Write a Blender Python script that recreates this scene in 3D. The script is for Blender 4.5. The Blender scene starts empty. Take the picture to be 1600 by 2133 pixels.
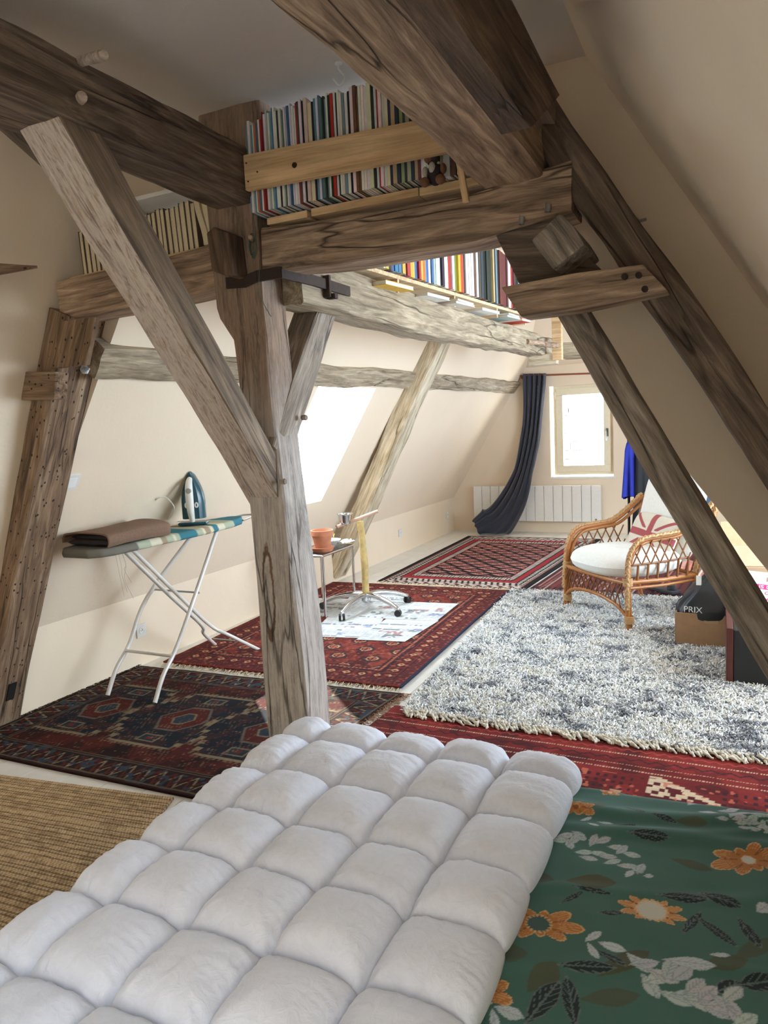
import bpy, bmesh, math, random
import numpy as np
from mathutils import Vector, Matrix
random.seed(7); RNG = np.random.default_rng(7)
SC = bpy.context.scene
COL = SC.collection
PI = math.pi

# ------------------------------------------------------------------ camera
F_PX, YAW, PITCH, ROLL, CAM_H = 1520.0, -0.449, -0.1165, -0.0475, 1.45
d_ = np.array([math.sin(YAW)*math.cos(PITCH), math.cos(YAW)*math.cos(PITCH), math.sin(PITCH)])
r_ = np.cross(d_, [0, 0, 1]); r_ /= np.linalg.norm(r_); u_ = np.cross(r_, d_)
c_, s_ = math.cos(ROLL), math.sin(ROLL)
r_, u_ = c_*r_ + s_*u_, -s_*r_ + c_*u_
C_ = np.array([0, 0, CAM_H])
cam = bpy.data.cameras.new('camera'); cam_o = bpy.data.objects.new('camera', cam); COL.objects.link(cam_o)
cam.sensor_fit = 'HORIZONTAL'; cam.sensor_width = 36.0; cam.lens = 36.0*F_PX/1600.0
cam.clip_start = 0.02
M_ = Matrix(((r_[0], u_[0], -d_[0], 0), (r_[1], u_[1], -d_[1], 0), (r_[2], u_[2], -d_[2], CAM_H), (0, 0, 0, 1)))
cam_o.matrix_world = M_
SC.camera = cam_o
def on(px, py, ax, val):            # a measured point of the photograph on a real plane of the room
    v = d_*F_PX + r_*(px-800) - u_*(py-1066.5); i = 'xyz'.index(ax)
    return C_ + v*(val-C_[i])/v[i]
def fl(px, py, z=0.0): return on(px, py, 'z', z)

# ------------------------------------------------------------------ light
SC.view_settings.view_transform = 'Standard'; SC.view_settings.look = 'None'
SC.view_settings.gamma = 1.0; SC.view_settings.use_curve_mapping = False
SC.view_settings.exposure = 0.68
SC.cycles.max_bounces = 8; SC.cycles.diffuse_bounces = 5; SC.cycles.use_denoising = True
SC.cycles.sample_clamp_indirect = 8.0
w = bpy.data.worlds.new('World'); SC.world = w; w.use_nodes = True
bg = w.node_tree.nodes['Background']; bg.inputs[0].default_value = (0.68, 0.84, 1.0, 1); bg.inputs[1].default_value = 13.0
sun = bpy.data.lights.new('sun', 'SUN'); sun.energy = 14.0; sun.angle = 0.009; sun.color = (1, .93, .82)
sun_o = bpy.data.objects.new('sun', sun); COL.objects.link(sun_o)
SUN_DIR = Vector((1.02, -1.62, -1.0)).normalized()
sun_o.rotation_euler = SUN_DIR.to_track_quat('-Z', 'Y').to_euler()
def portal(c, nrm, sx, sy):          # sampling guide at a window opening, gives off no light
    l = bpy.data.lights.new('portal', 'AREA'); l.shape = 'RECTANGLE'; l.size = sx; l.size_y = sy
    o = bpy.data.objects.new('portal', l); COL.objects.link(o); l.cycles.is_portal = True
    o.location = c; o.rotation_euler = Vector(nrm).to_track_quat('-Z', 'Y').to_euler()

# ------------------------------------------------------------------ helpers
def lin(c):
    c = np.asarray(c, float)/255.0
    return np.where(c <= .04045, c/12.92, ((c+.055)/1.055)**2.4)
def L4(c): return tuple(lin(c)) + (1.0,)

class NT:
    def __init__(s, name):
        s.m = bpy.data.materials.new(name); s.m.use_nodes = True; s.t = s.m.node_tree
        s.b = s.t.nodes['Principled BSDF']; s.out = s.t.nodes['Material Output']
    def n(s, typ, **kw):
        nd = s.t.nodes.new('ShaderNode'+typ)
        for k, v in kw.items():
            if k.startswith('i_'):
                k2 = k[2:]; k2 = int(k2) if k2.isdigit() else k2
                nd.inputs[k2].default_value = v
            else: setattr(nd, k, v)
        return nd
    def l(s, a, b): s.t.links.new(a, b)
    def ramp(s, fac, stops):
        r = s.n('ValToRGB'); e = r.color_ramp.elements
        while len(e) < len(stops): e.new(.5)
        for x, (p, c) in zip(e, stops): x.position = p; x.color = c if len(c) == 4 else tuple(c)+(1,)
        s.l(fac, r.inputs[0]); return r.outputs[0]
    def mix(s, fac, a, b, mode='MIX'):
        m = s.n('Mix', data_type='RGBA', blend_type=mode)
        for sock, v in ((m.inputs[0], fac), (m.inputs[6], a), (m.inputs[7], b)):
            if hasattr(v, 'node'): s.l(v, sock)
            else: sock.default_value = v
        return m.outputs[2]
    def math(s, op, a, b=None):
        m = s.n('Math', operation=op)
        for i, v in enumerate((a, b)):
            if v is None: continue
            if hasattr(v, 'node'): s.l(v, m.inputs[i])
            else: m.inputs[i].default_value = v
        return m.outputs[0]
    def coord(s, scale=(1, 1, 1), kind='Object', rnd=True):
        tc = s.n('TexCoord'); mp = s.n('Mapping'); mp.inputs['Scale'].default_value = scale
        s.l(tc.outputs[kind], mp.inputs[0])
        if rnd:
            oi = s.n('ObjectInfo'); mm = s.math('MULTIPLY', oi.outputs['Random'], 37.0)
            s.l(mm, mp.inputs['Location'])
        return mp.outputs[0]
    def noise(s, vec, scale, detail=4, rough=.55, dist=0.0):
        nz = s.n('TexNoise'); nz.inputs['Scale'].default_value = scale; nz.inputs['Detail'].default_value = detail
        nz.inputs['Roughness'].default_value = rough; nz.inputs['Distortion'].default_value = dist
        s.l(vec, nz.inputs['Vector']); return nz.outputs['Fac']
    def bump(s, h, strength=.3, dist=.01):
        b = s.n('Bump'); b.inputs['Strength'].default_value = strength; b.inputs['Distance'].default_value = dist
        s.l(h, b.inputs['Height']); s.l(b.outputs[0], s.b.inputs['Normal'])
    def base(s, c, rough=.7):
        if hasattr(c, 'node'): s.l(c, s.b.inputs['Base Color'])
        else: s.b.inputs['Base Color'].default_value = c
        s.b.inputs['Roughness'].default_value = rough

MATS = {}
def plain(name, rgb, rough=.6, metal=0.0, var=.08, scale=30, bump=0.0):
    if name in MATS: return MATS[name]
    t = NT(name); c = t.coord()
    nz = t.noise(c, scale, 4)
    a = np.array(lin(rgb)); hi = tuple(np.clip(a*(1+var), 0, 1)); lo = tuple(a*(1-var))
    t.base(t.ramp(nz, [(.3, lo), (.7, hi)]), rough); t.b.inputs['Metallic'].default_value = metal
    if bump: t.bump(nz, bump, .004)
    MATS[name] = t.m; return t.m
def plaster(name, rgb):
    t = NT(name); c = t.coord(kind='Object', rnd=False)
    big = t.noise(c, 1.1, 3); fine = t.noise(c, 60, 5); mid = t.noise(c, 7, 4)
    a = lin(rgb)
    col = t.ramp(big, [(.3, tuple(a*.955)), (.7, tuple(np.clip(a*1.03, 0, 1)))])
    t.base(col, .9); h = t.math('ADD', t.math('MULTIPLY', mid, 1.0), t.math('MULTIPLY', fine, .25)); t.bump(h, .22, .012)
    return t.m
def wood(name, dark, mid, light, wash=None, wash_amt=.45, cracks=1.0, gs=1.0, holes=False, ring=None, head=None, gain=1.45):
    lin_ = lambda c: np.clip(lin(c)*gain, 0, .92)
    t = NT(name)
    g1 = t.coord((1.3*gs, 13*gs, 13*gs)); g2 = t.coord((3*gs, 75*gs, 75*gs)); g0 = t.coord((2, 3, 3))
    n1 = t.noise(g1, 2.2, 7, .62, .9); n2 = t.noise(g2, 2.0, 5, .6, .3); n0 = t.noise(g0, 1.6, 4, .55, .4)
    base = t.ramp(n1, [(.28, tuple(lin_(dark))), (.5, tuple(lin_(mid))), (.72, tuple(lin_(light)))])
    fine = t.ramp(n2, [(.3, (.62, .60, .58)), (.62, (1.08, 1.06, 1.04))])
    col = t.mix(.8, base, fine, 'MULTIPLY')
    blot = t.ramp(n0, [(.3, (.74, .71, .68)), (.62, (1.05, 1.04, 1.03))])
    col = t.mix(.75, col, blot, 'MULTIPLY')
    if wash is not None:
        gw = t.coord((9, 48, 48)); nw = t.noise(gw, 2.5, 8, .7, .5)
        m = t.ramp(nw, [(.5-.22*wash_amt-.03, (0, 0, 0)), (.5-.22*wash_amt+.12, (1, 1, 1))])
        mm = t.n('Math', operation='MULTIPLY'); t.l(m, mm.inputs[0]); mm.inputs[1].default_value = .78
        wc = t.mix(.6, tuple(lin(wash))+(1,), fine, 'MULTIPLY')
        col = t.mix(mm.outputs[0], col, wc)
    # splits running along the grain
    gv = t.coord((.55, 6.5, 6.5)); nd = t.n('TexNoise'); nd.inputs['Scale'].default_value = 3; t.l(gv, nd.inputs['Vector'])
    vm = t.n('VectorMath', operation='ADD'); sc = t.n('VectorMath', operation='SCALE'); sc.inputs['Scale'].default_value = .55
    t.l(nd.outputs['Color'], sc.inputs[0]); t.l(gv, vm.inputs[0]); t.l(sc.outputs[0], vm.inputs[1])
    vo = t.n('TexVoronoi', feature='DISTANCE_TO_EDGE'); vo.inputs['Scale'].default_value = 1.0; t.l(vm.outputs[0], vo.inputs['Vector'])
    ck = t.ramp(vo.outputs['Distance'], [(.0, (0, 0, 0)), (.022, (1, 1, 1))])
    gm = t.coord((.8, 2.5, 2.5)); nm = t.ramp(t.noise(gm, 1.7, 3), [(.47, (1, 1, 1)), (.58, (0, 0, 0))])
    ck = t.mix(1.0, ck, nm, 'LIGHTEN')
    col = t.mix(.9*cracks, col, t.ramp(ck, [(0, (.16, .13, .11)), (1, (1, 1, 1))]), 'MULTIPLY')
    if head:                     # browner heartwood above a height along the timber
        tc2 = t.n('TexCoord'); sp2 = t.n('SeparateXYZ'); t.l(tc2.outputs['Object'], sp2.inputs[0])
        hf = t.ramp(t.math('ADD', t.math('MULTIPLY', t.math('SUBTRACT', sp2.outputs['X'], head), 1.6), t.noise(g0, 3, 4)), [(.35, (1, 1, 1)), (.95, (.70, .54, .42))]); col = t.mix(1.0, col, hf, 'MULTIPLY')
    if holes:
        gh = t.coord((1, 1.3, 1.3)); vh = t.n('TexVoronoi', feature='F1'); vh.inputs['Scale'].default_value = 26; t.l(gh, vh.inputs['Vector'])
        hm = t.ramp(vh.outputs['Distance'], [(.13, (.06, .05, .04)), (.19, (1, 1, 1))]); col = t.mix(1.0, col, hm, 'MULTIPLY')
    if ring:
        tc = t.n('TexCoord'); sp = t.n('SeparateXYZ'); t.l(tc.outputs['Object'], sp.inputs[0]); wob = t.math('MULTIPLY', t.math('SUBTRACT', t.noise(g0, 9, 3), .5), .9)
        ax = t.math('DIVIDE', t.math('SUBTRACT', sp.outputs['X'], ring[0]), ring[1]); az = t.math('DIVIDE', t.math('SUBTRACT', sp.outputs['Z'], ring[2]), ring[3])
        rr = t.math('ABSOLUTE', t.math('SUBTRACT', t.math('ADD', t.math('SQRT', t.math('ADD', t.math('MULTIPLY', ax, ax), t.math('MULTIPLY', az, az))), wob), 1.0))
        col = t.mix(1.0, col, t.ramp(rr, [(.10, (.33, .22, .15)), (.24, (1, 1, 1))]), 'MULTIPLY')
    t.base(col, .82)
    h = t.math('ADD', t.math('MULTIPLY', n2, .35), t.math('ADD', t.math('MULTIPLY', n1, .9), t.math('MULTIPLY', t.math('MULTIPLY', ck, 1.0), .9*cracks)))
    t.bump(h, .75, .009)
    return t.m
def vcol(name, rough=.95, var=.12, scale=220, bump=.4, bdist=.004, sheen=0.0):
    t = NT(name); at = t.n('Attribute', attribute_name='Col')
    c = t.coord(rnd=False); nz = t.noise(c, scale, 3, .6)
    v = t.ramp(nz, [(.25, (1-var,)*3), (.75, (1+var,)*3)])
    t.base(t.mix(1.0, at.outputs['Color'], v, 'MULTIPLY'), rough)
    if bump: t.bump(nz, bump, bdist)
    t.b.inputs['Sheen Weight'].default_value = sheen; t.b.inputs['Specular IOR Level'].default_value = .15
    return t.m

def set_props(o, label=None, cat=None, group=None, kind=None):
    if label: o['label'] = label
    if cat: o['category'] = cat
    if group: o['group'] = group
    if kind: o['kind'] = kind
    return o
def empty(name, loc=(0, 0, 0), rz=0.0, label=None, cat=None, group=None):
    o = bpy.data.objects.new(name, None); COL.objects.link(o); o.location = loc; o.rotation_euler = (0, 0, rz)
    o.empty_display_size = .05
    return set_props(o, label, cat, group)

class MB:
    """collects verts and faces, builds ONE mesh object"""
    def __init__(s): s.v = []; s.f = []; s.mi = []; s.k = 0
    def add(s, v, f, mi=0):
        b = len(s.v); s.v.extend([tuple(map(float, p)) for p in v]); s.f.extend([tuple(i+b for i in q) for q in f]); s.mi.extend([mi]*len(f)); return s
    def box(s, lo, hi, mi=0, M=None):
        x0, y0, z0 = lo; x1, y1, z1 = hi
        v = [(x0, y0, z0), (x1, y0, z0), (x1, y1, z0), (x0, y1, z0), (x0, y0, z1), (x1, y0, z1), (x1, y1, z1), (x0, y1, z1)]
        if M is not None: v = [tuple(M @ Vector(p)) for p in v]
        return s.add(v, [(0, 3, 2, 1), (4, 5, 6, 7), (0, 1, 5, 4), (1, 2, 6, 5), (2, 3, 7, 6), (3, 0, 4, 7)], mi)
    def prism(s, poly, a, b, mi=0):
        """poly: list of 3D points (planar); extruded by vector b-a"""
        n = len(poly); e = np.array(b)-np.array(a)
        v = [tuple(p) for p in poly] + [tuple(np.array(p)+e) for p in poly]
        f = [tuple(range(n-1, -1, -1)), tuple(range(n, 2*n))] + [(i, (i+1) % n, n+(i+1) % n, n+i) for i in range(n)]
        return s.add(v, f, mi)
    def tube(s, pts, r, sides=8, mi=0, cap=True, closed=False):
        P = [np.array(p, float) for p in pts]; n = len(P)
        R = r if hasattr(r, '__len__') else [r]*n
        up = None; V = []
        for i in range(n):
            if closed: t = P[(i+1) % n]-P[i-1]
            else: t = P[min(i+1, n-1)]-P[max(i-1, 0)]
            t = t/(np.linalg.norm(t)+1e-12)
            if up is None:
                up = np.array([0, 0, 1.0]) if abs(t[2]) < .9 else np.array([1.0, 0, 0])
            up = up - t*(up@t); up /= np.linalg.norm(up)+1e-12
            sd = np.cross(t, up)
            for k in range(sides):
                a = 2*PI*k/sides; V.append(P[i]+R[i]*(math.cos(a)*up+math.sin(a)*sd))
        f = []
        m = n if closed else n-1
        for i in range(m):
            j = (i+1) % n
            for k in range(sides): f.append((i*sides+k, i*sides+(k+1) % sides, j*sides+(k+1) % sides, j*sides+k))
        if cap and not closed: f += [tuple(range(sides-1, -1, -1)), tuple((n-1)*sides+k for k in range(sides))]
        return s.add(V, f, mi)
    def lathe(s, prof, seg=24, c=(0, 0, 0), mi=0, M=None):
        V = []; n = len(prof)
        for k in range(seg):
            a = 2*PI*k/seg
            for (r, z) in prof:
                p = Vector((r*math.cos(a), r*math.sin(a), z))
                if M is not None: p = M @ p
                V.append((p[0]+c[0], p[1]+c[1], p[2]+c[2]))
        f = [(k*n+i, ((k+1) % seg)*n+i, ((k+1) % seg)*n+i+1, k*n+i+1) for k in range(seg) for i in range(n-1)]
        return s.add(V, f, mi)
    def build(s, name, mats, parent=None, loc=None, smooth=None, bevel=0):
        me = bpy.data.meshes.new(name); me.from_pydata(s.v, [], s.f)
        if not isinstance(mats, (list, tuple)): mats = [mats]
        for m in mats: me.materials.append(m)
        if len(mats) > 1: me.polygons.foreach_set('material_index', s.mi)
        me.update()
        bm = bmesh.new(); bm.from_mesh(me); bmesh.ops.recalc_face_normals(bm, faces=bm.faces)
        if bevel: bmesh.ops.bevel(bm, geom=list(bm.edges), offset=bevel, segments=2, affect='EDGES', profile=.6)
        bm.to_mesh(me); bm.free()
        if smooth is not None:
            me.polygons.foreach_set('use_smooth', [True]*len(me.polygons)); me.set_sharp_from_angle(angle=math.radians(smooth))
        return link(name, me, parent, loc)
def link(name, me, parent=None, loc=None):
    o = bpy.data.objects.new(name, me); COL.objects.link(o)
    if parent is not None: o.parent = parent
    if loc is not None: o.location = loc
    return o
def np_mesh(name, V, F, mat, parent=None, cols=None, smooth=True, loc=None):
    """V (n,3), F (m,4) or (m,3) arrays, cols (n,3) linear"""
    me = bpy.data.meshes.new(name); n, m, k = len(V), len(F), F.shape[1]
    me.vertices.add(n); me.vertices.foreach_set('co', np.ascontiguousarray(V, np.float32).ravel())
    me.loops.add(m*k); me.loops.foreach_set('vertex_index', np.ascontiguousarray(F, np.int32).ravel())
    me.polygons.add(m); me.polygons.foreach_set('loop_start', np.arange(0, m*k, k, dtype=np.int32))
    me.polygons.foreach_set('use_smooth', np.full(m, smooth))
    me.update(calc_edges=True)
    if cols is not None:
        at = me.color_attributes.new('Col', 'FLOAT_COLOR', 'POINT')
        at.data.foreach_set('color', np.ascontiguousarray(np.c_[cols, np.ones(n)], np.float32).ravel())
    me.materials.append(mat)
    return link(name, me, parent, loc)
def grid_faces(nu, nv):
    i, j = np.meshgrid(np.arange(nu-1), np.arange(nv-1), indexing='ij')
    a = i*nv+j
    return np.stack([a, a+nv, a+nv+1, a+1], -1).reshape(-1, 4)
def vnoise(x, y, seed=0, octv=3):
    """smooth value noise, arrays"""
    out = np.zeros(np.broadcast(x, y).shape); amp = 1.0; tot = 0
    for o in range(octv):
        r = np.random.default_rng(seed*131+o*17+5); T = r.random((64, 64))
        xi = np.floor(x).astype(int); yi = np.floor(y).astype(int); fx = x-xi; fy = y-yi
        fx = fx*fx*(3-2*fx); fy = fy*fy*(3-2*fy)
        g = lambda a, b: T[a % 64, b % 64]
        out += amp*((g(xi, yi)*(1-fx)+g(xi+1, yi)*fx)*(1-fy)+(g(xi, yi+1)*(1-fx)+g(xi+1, yi+1)*fx)*fy)
        tot += amp; amp *= .5; x = x*2.03+11.3; y = y*2.03+5.7
    return out/tot
def smooth_path(pts, n=40):
    """Catmull-Rom through pts"""
    P = [np.array(p, float) for p in pts]; P = [2*P[0]-P[1]]+P+[2*P[-1]-P[-2]]; m = len(P)-3; out = []
    for k in range(n+1):
        t = k/n*m; i = min(int(t), m-1); t -= i; a, b, c, e = P[i:i+4]
        out.append(.5*((2*b)+(-a+c)*t+(2*a-5*b+4*c-e)*t*t+(-a+3*b-3*c+e)*t**3))
    return out
# ------------------------------------------------------------------ materials of the room
PLASTER = plaster('plaster_warm_white', (235, 217, 193))
PLASTER_C = plaster('plaster_ceiling', (222, 212, 204))
PAINT_FLOOR = plain('floor_paint_white', (226, 222, 214), .45, var=.05, scale=9, bump=.15)
WHITE_GLOSS = plain('white_gloss', (238, 236, 230), .3, var=.02)
CREAM_FRAME = plain('window_frame_cream', (236, 226, 200), .4, var=.03)
W_NEAR = wood('oak_brown_near', (50, 42, 35), (96, 81, 69), (132, 115, 99))
W_TIE = wood('oak_brown_tie', (62, 51, 42), (120, 101, 84), (160, 140, 119), gain=2.1)
W_GREY = wood('oak_grey', (74, 66, 58), (132, 121, 110), (172, 162, 150), gs=1.2)
W_WASH = wood('oak_limewashed', (96, 74, 58), (140, 120, 104), (172, 156, 144), wash=(208, 197, 188), wash_amt=.45, cracks=.6)
W_BRACE = wood('oak_brace_side', (70, 58, 48), (116, 101, 86), (150, 134, 116), gs=1.1)
W_POSTG = wood('oak_post_grey', (100, 94, 89), (148, 141, 135), (182, 175, 169), wash=(186, 178, 172), wash_amt=.15, ring=(.83, .17, .028, .022), head=1.45)
W_FAR = wood('oak_pale_far', gain=1.1, dark=(106, 92, 74), mid=(160, 145, 122), light=(198, 184, 160))
W_PALE = wood('oak_pale_worn', (146, 124, 92), (214, 201, 174), (240, 232, 214), gs=.8, gain=1.0)
W_LEG = wood('oak_leg_warm', (64, 50, 38), (114, 91, 70), (148, 128, 107), holes=True)
W_DARK = wood('oak_dark', (42, 32, 26), (82, 64, 50), (116, 94, 76))
PINE = wood('pine_plank', (196, 156, 110), (222, 188, 144), (236, 208, 168), cracks=0.0, gs=.45, gain=1.05)
PINE_PALE = wood('pine_lath', (214, 182, 138), (230, 204, 166), (240, 220, 188), cracks=0.0, gs=.5, gain=1.05)
IRON = plain('rusty_iron', (62, 48, 42), .7, .4, .2, 60, .3)
STEEL = plain('zinc_steel', (176, 178, 178), .35, .9, .05)
CHROME = plain('chrome', (214, 216, 218), .12, 1.0, .02)
def glass_mat():
    t = NT('window_glass')
    t.t.nodes.remove(t.b); g = t.n('BsdfGlass'); g.inputs['Roughness'].default_value = 0; g.inputs['IOR'].default_value = 1.02
    tr = t.n('BsdfTransparent'); mx = t.n('MixShader'); mx.inputs[0].default_value = .06
    gl = t.n('BsdfGlossy'); gl.inputs['Roughness'].default_value = .02
    t.l(tr.outputs[0], mx.inputs[1]); t.l(gl.outputs[0], mx.inputs[2]); t.l(mx.outputs[0], t.out.inputs[0]); return t.m
GLASS = glass_mat()

# ------------------------------------------------------------------ room shell
XK, ZK, SL, YF, ZC = -3.42, 0.45, 1.6, 9.3, 2.62       # knee wall, its height, roof pitch, far wall, ceiling
YB, XR, YT = -1.55, 1.75, 2.30                           # back wall, right wall, front of the first truss
def struct(o): o['kind'] = 'structure'; return o
def holed(name, O, U, V, N, us, vs, holes, mat, th):
    """slab with rectangular holes; O origin, U,V unit axes, N outward; us,vs extents; holes (u0,u1,v0,v1)"""
    ub = sorted(set([us[0], us[1]]+[h[i] for h in holes for i in (0, 1)])); vb = sorted(set([vs[0], vs[1]]+[h[i] for h in holes for i in (2, 3)]))
    O, U, V, N = [np.array(a, float) for a in (O, U, V, N)]; mb = MB()
    P = lambda u, v, k: tuple(O+U*u+V*v+N*k)
    for a, b in zip(ub[:-1], ub[1:]):
        for c, e in zip(vb[:-1], vb[1:]):
            if any(a >= h[0]-1e-6 and b <= h[1]+1e-6 and c >= h[2]-1e-6 and e <= h[3]+1e-6 for h in holes): continue
            for k in (0, th): mb.add([P(a, c, k), P(b, c, k), P(b, e, k), P(a, e, k)], [(0, 1, 2, 3)])
    for (a, b, c, e) in list(holes)+[(us[0], us[1], vs[0], vs[1])]:
        q = [(a, c), (b, c), (b, e), (a, e)]
        for i in range(4):
            (u0, v0), (u1, v1) = q[i], q[(i+1) % 4]
            mb.add([P(u0, v0, 0), P(u1, v1, 0), P(u1, v1, th), P(u0, v0, th)], [(0, 1, 2, 3)])
    return struct(mb.build(name, mat))
# floor of painted boards
floor = struct(MB().box((XK-.3, YB-.2, -.12), (XR+.2, YF+.3, -.02)).build('floor', PAINT_FLOOR))
bw = .205; nb = int((XR-XK+.02)/bw)+1
pm = MB().box((-bw/2+.0015, 0, 0), (bw/2-.0015, YF-YB, .02)).build('plank', PAINT_FLOOR, floor, bevel=.0012)
for i in range(nb):
    o = pm if i == 0 else pm.copy()
    if i: COL.objects.link(o)
    o.parent = floor; o.location = (XK+bw*(i+.5), YB, -.02)
struct(MB().box((XK-.3, YB, 0), (XK, YF+.02, ZK)).build('wall_left', PLASTER))
sl_n = math.hypot(1, SL); SV = np.array([1, 0, SL])/sl_n; SN = np.array([-SL, 0, 1])/sl_n
def sv(z): return (z-ZK)/(SL/sl_n)
SKY = (4.46, 5.36, .845, 1.757); YS = 2.53
holed('wall_left_slope', (XK, 0, ZK), (0, 1, 0), SV, SN, (YS, YF+.02), (0, sv(ZC+.02)), [(SKY[0], SKY[1], sv(SKY[2]), sv(SKY[3]))], PLASTER, .26)
# steeper wall of the near bay
SL2, XN = 2.45, -3.50; n2 = math.hypot(1, SL2); NV = np.array([1, 0, SL2])/n2; NN = np.array([-SL2, 0, 1])/n2
def sv2(z): return z/(SL2/n2)
holed('wall_left_near', (XN, 0, 0), (0, 1, 0), NV, NN, (YB, YS), (-.02, sv2(ZC+.02)), [], PLASTER, .24)
struct(MB().prism([(XN+.05, YS-.03, ZK), (XK+.002, YS-.03, ZK), (XK+(ZC+.02-ZK)/SL, YS-.03, ZC+.02), (XN+(ZC)/SL2-.1, YS-.03, ZC+.02)], (0, YS, 0), (0, YS+.06, 0)).build('wall_left_step', PLASTER))
struct(MB().box((-2.75, YB-.1, ZC), (-.30, 2.64, ZC+.15)).build('ceiling', PLASTER_C)); struct(MB().box((-2.75, 2.64, ZC), (XR+.1, YF+.1, ZC+.15)).build('ceiling_far', PLASTER_C))
WIN = (-2.095, -1.325, .700, 1.850)
holed('wall_far', (0, YF, 0), (1, 0, 0), (0, 0, 1), (0, 1, 0), (XK-.3, XR+.1), (-.02, ZC+.1), [WIN], PLASTER, .32)
# hipped corner of the far ceiling
struct(MB().prism([(XK+.6, YF+.01, 2.10), (XK+.6, YF-.75, ZC+.01), (XK+.6, YF+.01, ZC+.01)], (0, 0, 0), (4.6, 0, 0)).build('ceiling_far_slope', PLASTER))
WIN4 = (3.4, 6.6, .70, 2.20)
holed('wall_right', (XR, 0, 0), (0, 1, 0), (0, 0, 1), (1, 0, 0), (2.6, YF+.02), (-.02, ZC+.1), [WIN4], PLASTER, .3)
struct(MB().box((XK-.3, YB-.2, -.02), (XR+.1, YB, ZC+.1)).build('wall_back', PLASTER))
RX = -.24                                               # right roof slope of the near bay
# near bay of the right hand roof slope, with a roof window behind the camera
r3 = math.hypot(1, 1.62); RV = np.array([-1, 0, 1.62])/r3; RN = np.array([1.62, 0, 1])/r3; RO = (RX+2.29/1.62, 0, 0)
def sv3(z): return z/(1.62/r3)
SKY3 = (-1.30, -.12, 1.15, 2.12)
holed('wall_right_slope', RO, (0, 1, 0), RV, RN, (YB, 2.62), (-.02, sv3(ZC+.02)), [(SKY3[0], SKY3[1], sv3(SKY3[2]), sv3(SKY3[3]))], PLASTER, .22)
YP = 2.60
struct(MB().prism([(.79, YP, 0), (.104, YP, .931), (-.198, YP, 1.34), (-.612, YP, 1.90), (-.60, YP, ZC+.01), (XR, YP, ZC+.01), (XR, YP, 0)], (0, YP, 0), (0, YP+.09, 0)).build('wall_right_partition', PLASTER))
# windows
def frame_ring(mb, u0, u1, v0, v1, t, P, k0, k1):
    for (a, b, c, e) in ((u0, u1, v0, v0+t), (u0, u1, v1-t, v1), (u0, u0+t, v0+t, v1-t), (u1-t, u1, v0+t, v1-t)):
        q = [P(a, c, k0), P(b, c, k0), P(b, e, k0), P(a, e, k0), P(a, c, k1), P(b, c, k1), P(b, e, k1), P(a, e, k1)]
        mb.add(q, [(0, 1, 2, 3), (4, 7, 6, 5), (0, 4, 5, 1), (1, 5, 6, 2), (2, 6, 7, 3), (3, 7, 4, 0)])
def roof_window(name, S, O=(XK, 0, ZK), SV=SV, SN=SN, sv=sv):
    e = struct(empty(name, (O[0], (S[0]+S[1])/2, S[2])))
    o = np.array(O); loc = np.array(e.location)
    P = lambda u, v, k: tuple(o+np.array([0, u, 0])+SV*v+SN*k-loc)
    mb = MB(); frame_ring(mb, S[0], S[1], sv(S[2]), sv(S[3]), .028, P, .2, .25); mb.build('window_frame', WHITE_GLOSS, e)
    MB().add([P(S[0]+.028, sv(S[2])+.028, .225), P(S[1]-.028, sv(S[2])+.028, .225), P(S[1]-.028, sv(S[3])-.028, .225), P(S[0]+.028, sv(S[3])-.028, .225)], [(0, 1, 2, 3)]).build('pane', GLASS, e)
    cc = o+np.array([0, (S[0]+S[1])/2, 0])+SV*(sv(S[2])+sv(S[3]))/2+SN*.3
    portal(cc, tuple(-SN), (sv(S[3])-sv(S[2])), S[1]-S[0])
roof_window('window_2', SKY); roof_window('window_3', SKY3, RO, RV, RN, sv3)
win = struct(empty('window_1', (0, YF, 0)))
P1 = lambda u, v, k: (u, k, v)
mb = MB(); frame_ring(mb, WIN[0]+.035, WIN[1], WIN[2]+.03, WIN[3], .05, P1, .07, .15); mb.build('window_frame', CREAM_FRAME, win)
sash = MB(); frame_ring(sash, WIN[0]+.07, WIN[1]-.035, WIN[2]+.065, WIN[3]-.035, .085, P1, .045, .12); sash = sash.build('sash', CREAM_FRAME, win, bevel=.006)
MB().box((WIN[0]+.15, .08, WIN[2]+.14), (WIN[1]-.11, .088, WIN[3]-.11)).build('pane', GLASS, win)
hm = MB(); hx = WIN[1]-.075; hm.box((hx-.014, .028, 1.20), (hx+.014, .045, 1.30)); hm.tube([(hx, .045, 1.275), (hx, .0, 1.275), (hx, -.008, 1.26), (hx, -.008, 1.15)], .0095)
hm.build('window_handle', plain('handle_dark_chrome', (130, 130, 126), .25, .9), win, smooth=40)
for z in (WIN[2]+.07, WIN[3]-.16): MB().tube([(WIN[0]+.062, .04, z), (WIN[0]+.062, .04, z+.085)], .009).build('hinge', CREAM_FRAME, win, smooth=50)
MB().box((WIN[0]-.005, -.012, WIN[2]-.012), (WIN[1]+.03, .07, WIN[2]+.012)).build('window_sill', WHITE_GLOSS, win, bevel=.003)
portal(((WIN[0]+WIN[1])/2, YF+.36, (WIN[2]+WIN[3])/2), (0, -1, 0), WIN[1]-WIN[0], WIN[3]-WIN[2])
w4 = struct(empty('window_4', (XR, 0, 0)))
P4 = lambda u, v, k: (k, u, v)
mb = MB(); frame_ring(mb, WIN4[0], WIN4[1], WIN4[2], WIN4[3], .07, P4, .08, .16); mb.build('window_frame', CREAM_FRAME, w4)
MB().box((.11, WIN4[0]+.07, WIN4[2]+.07), (.118, WIN4[1]-.07, WIN4[3]-.07)).build('pane', GLASS, w4)
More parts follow.
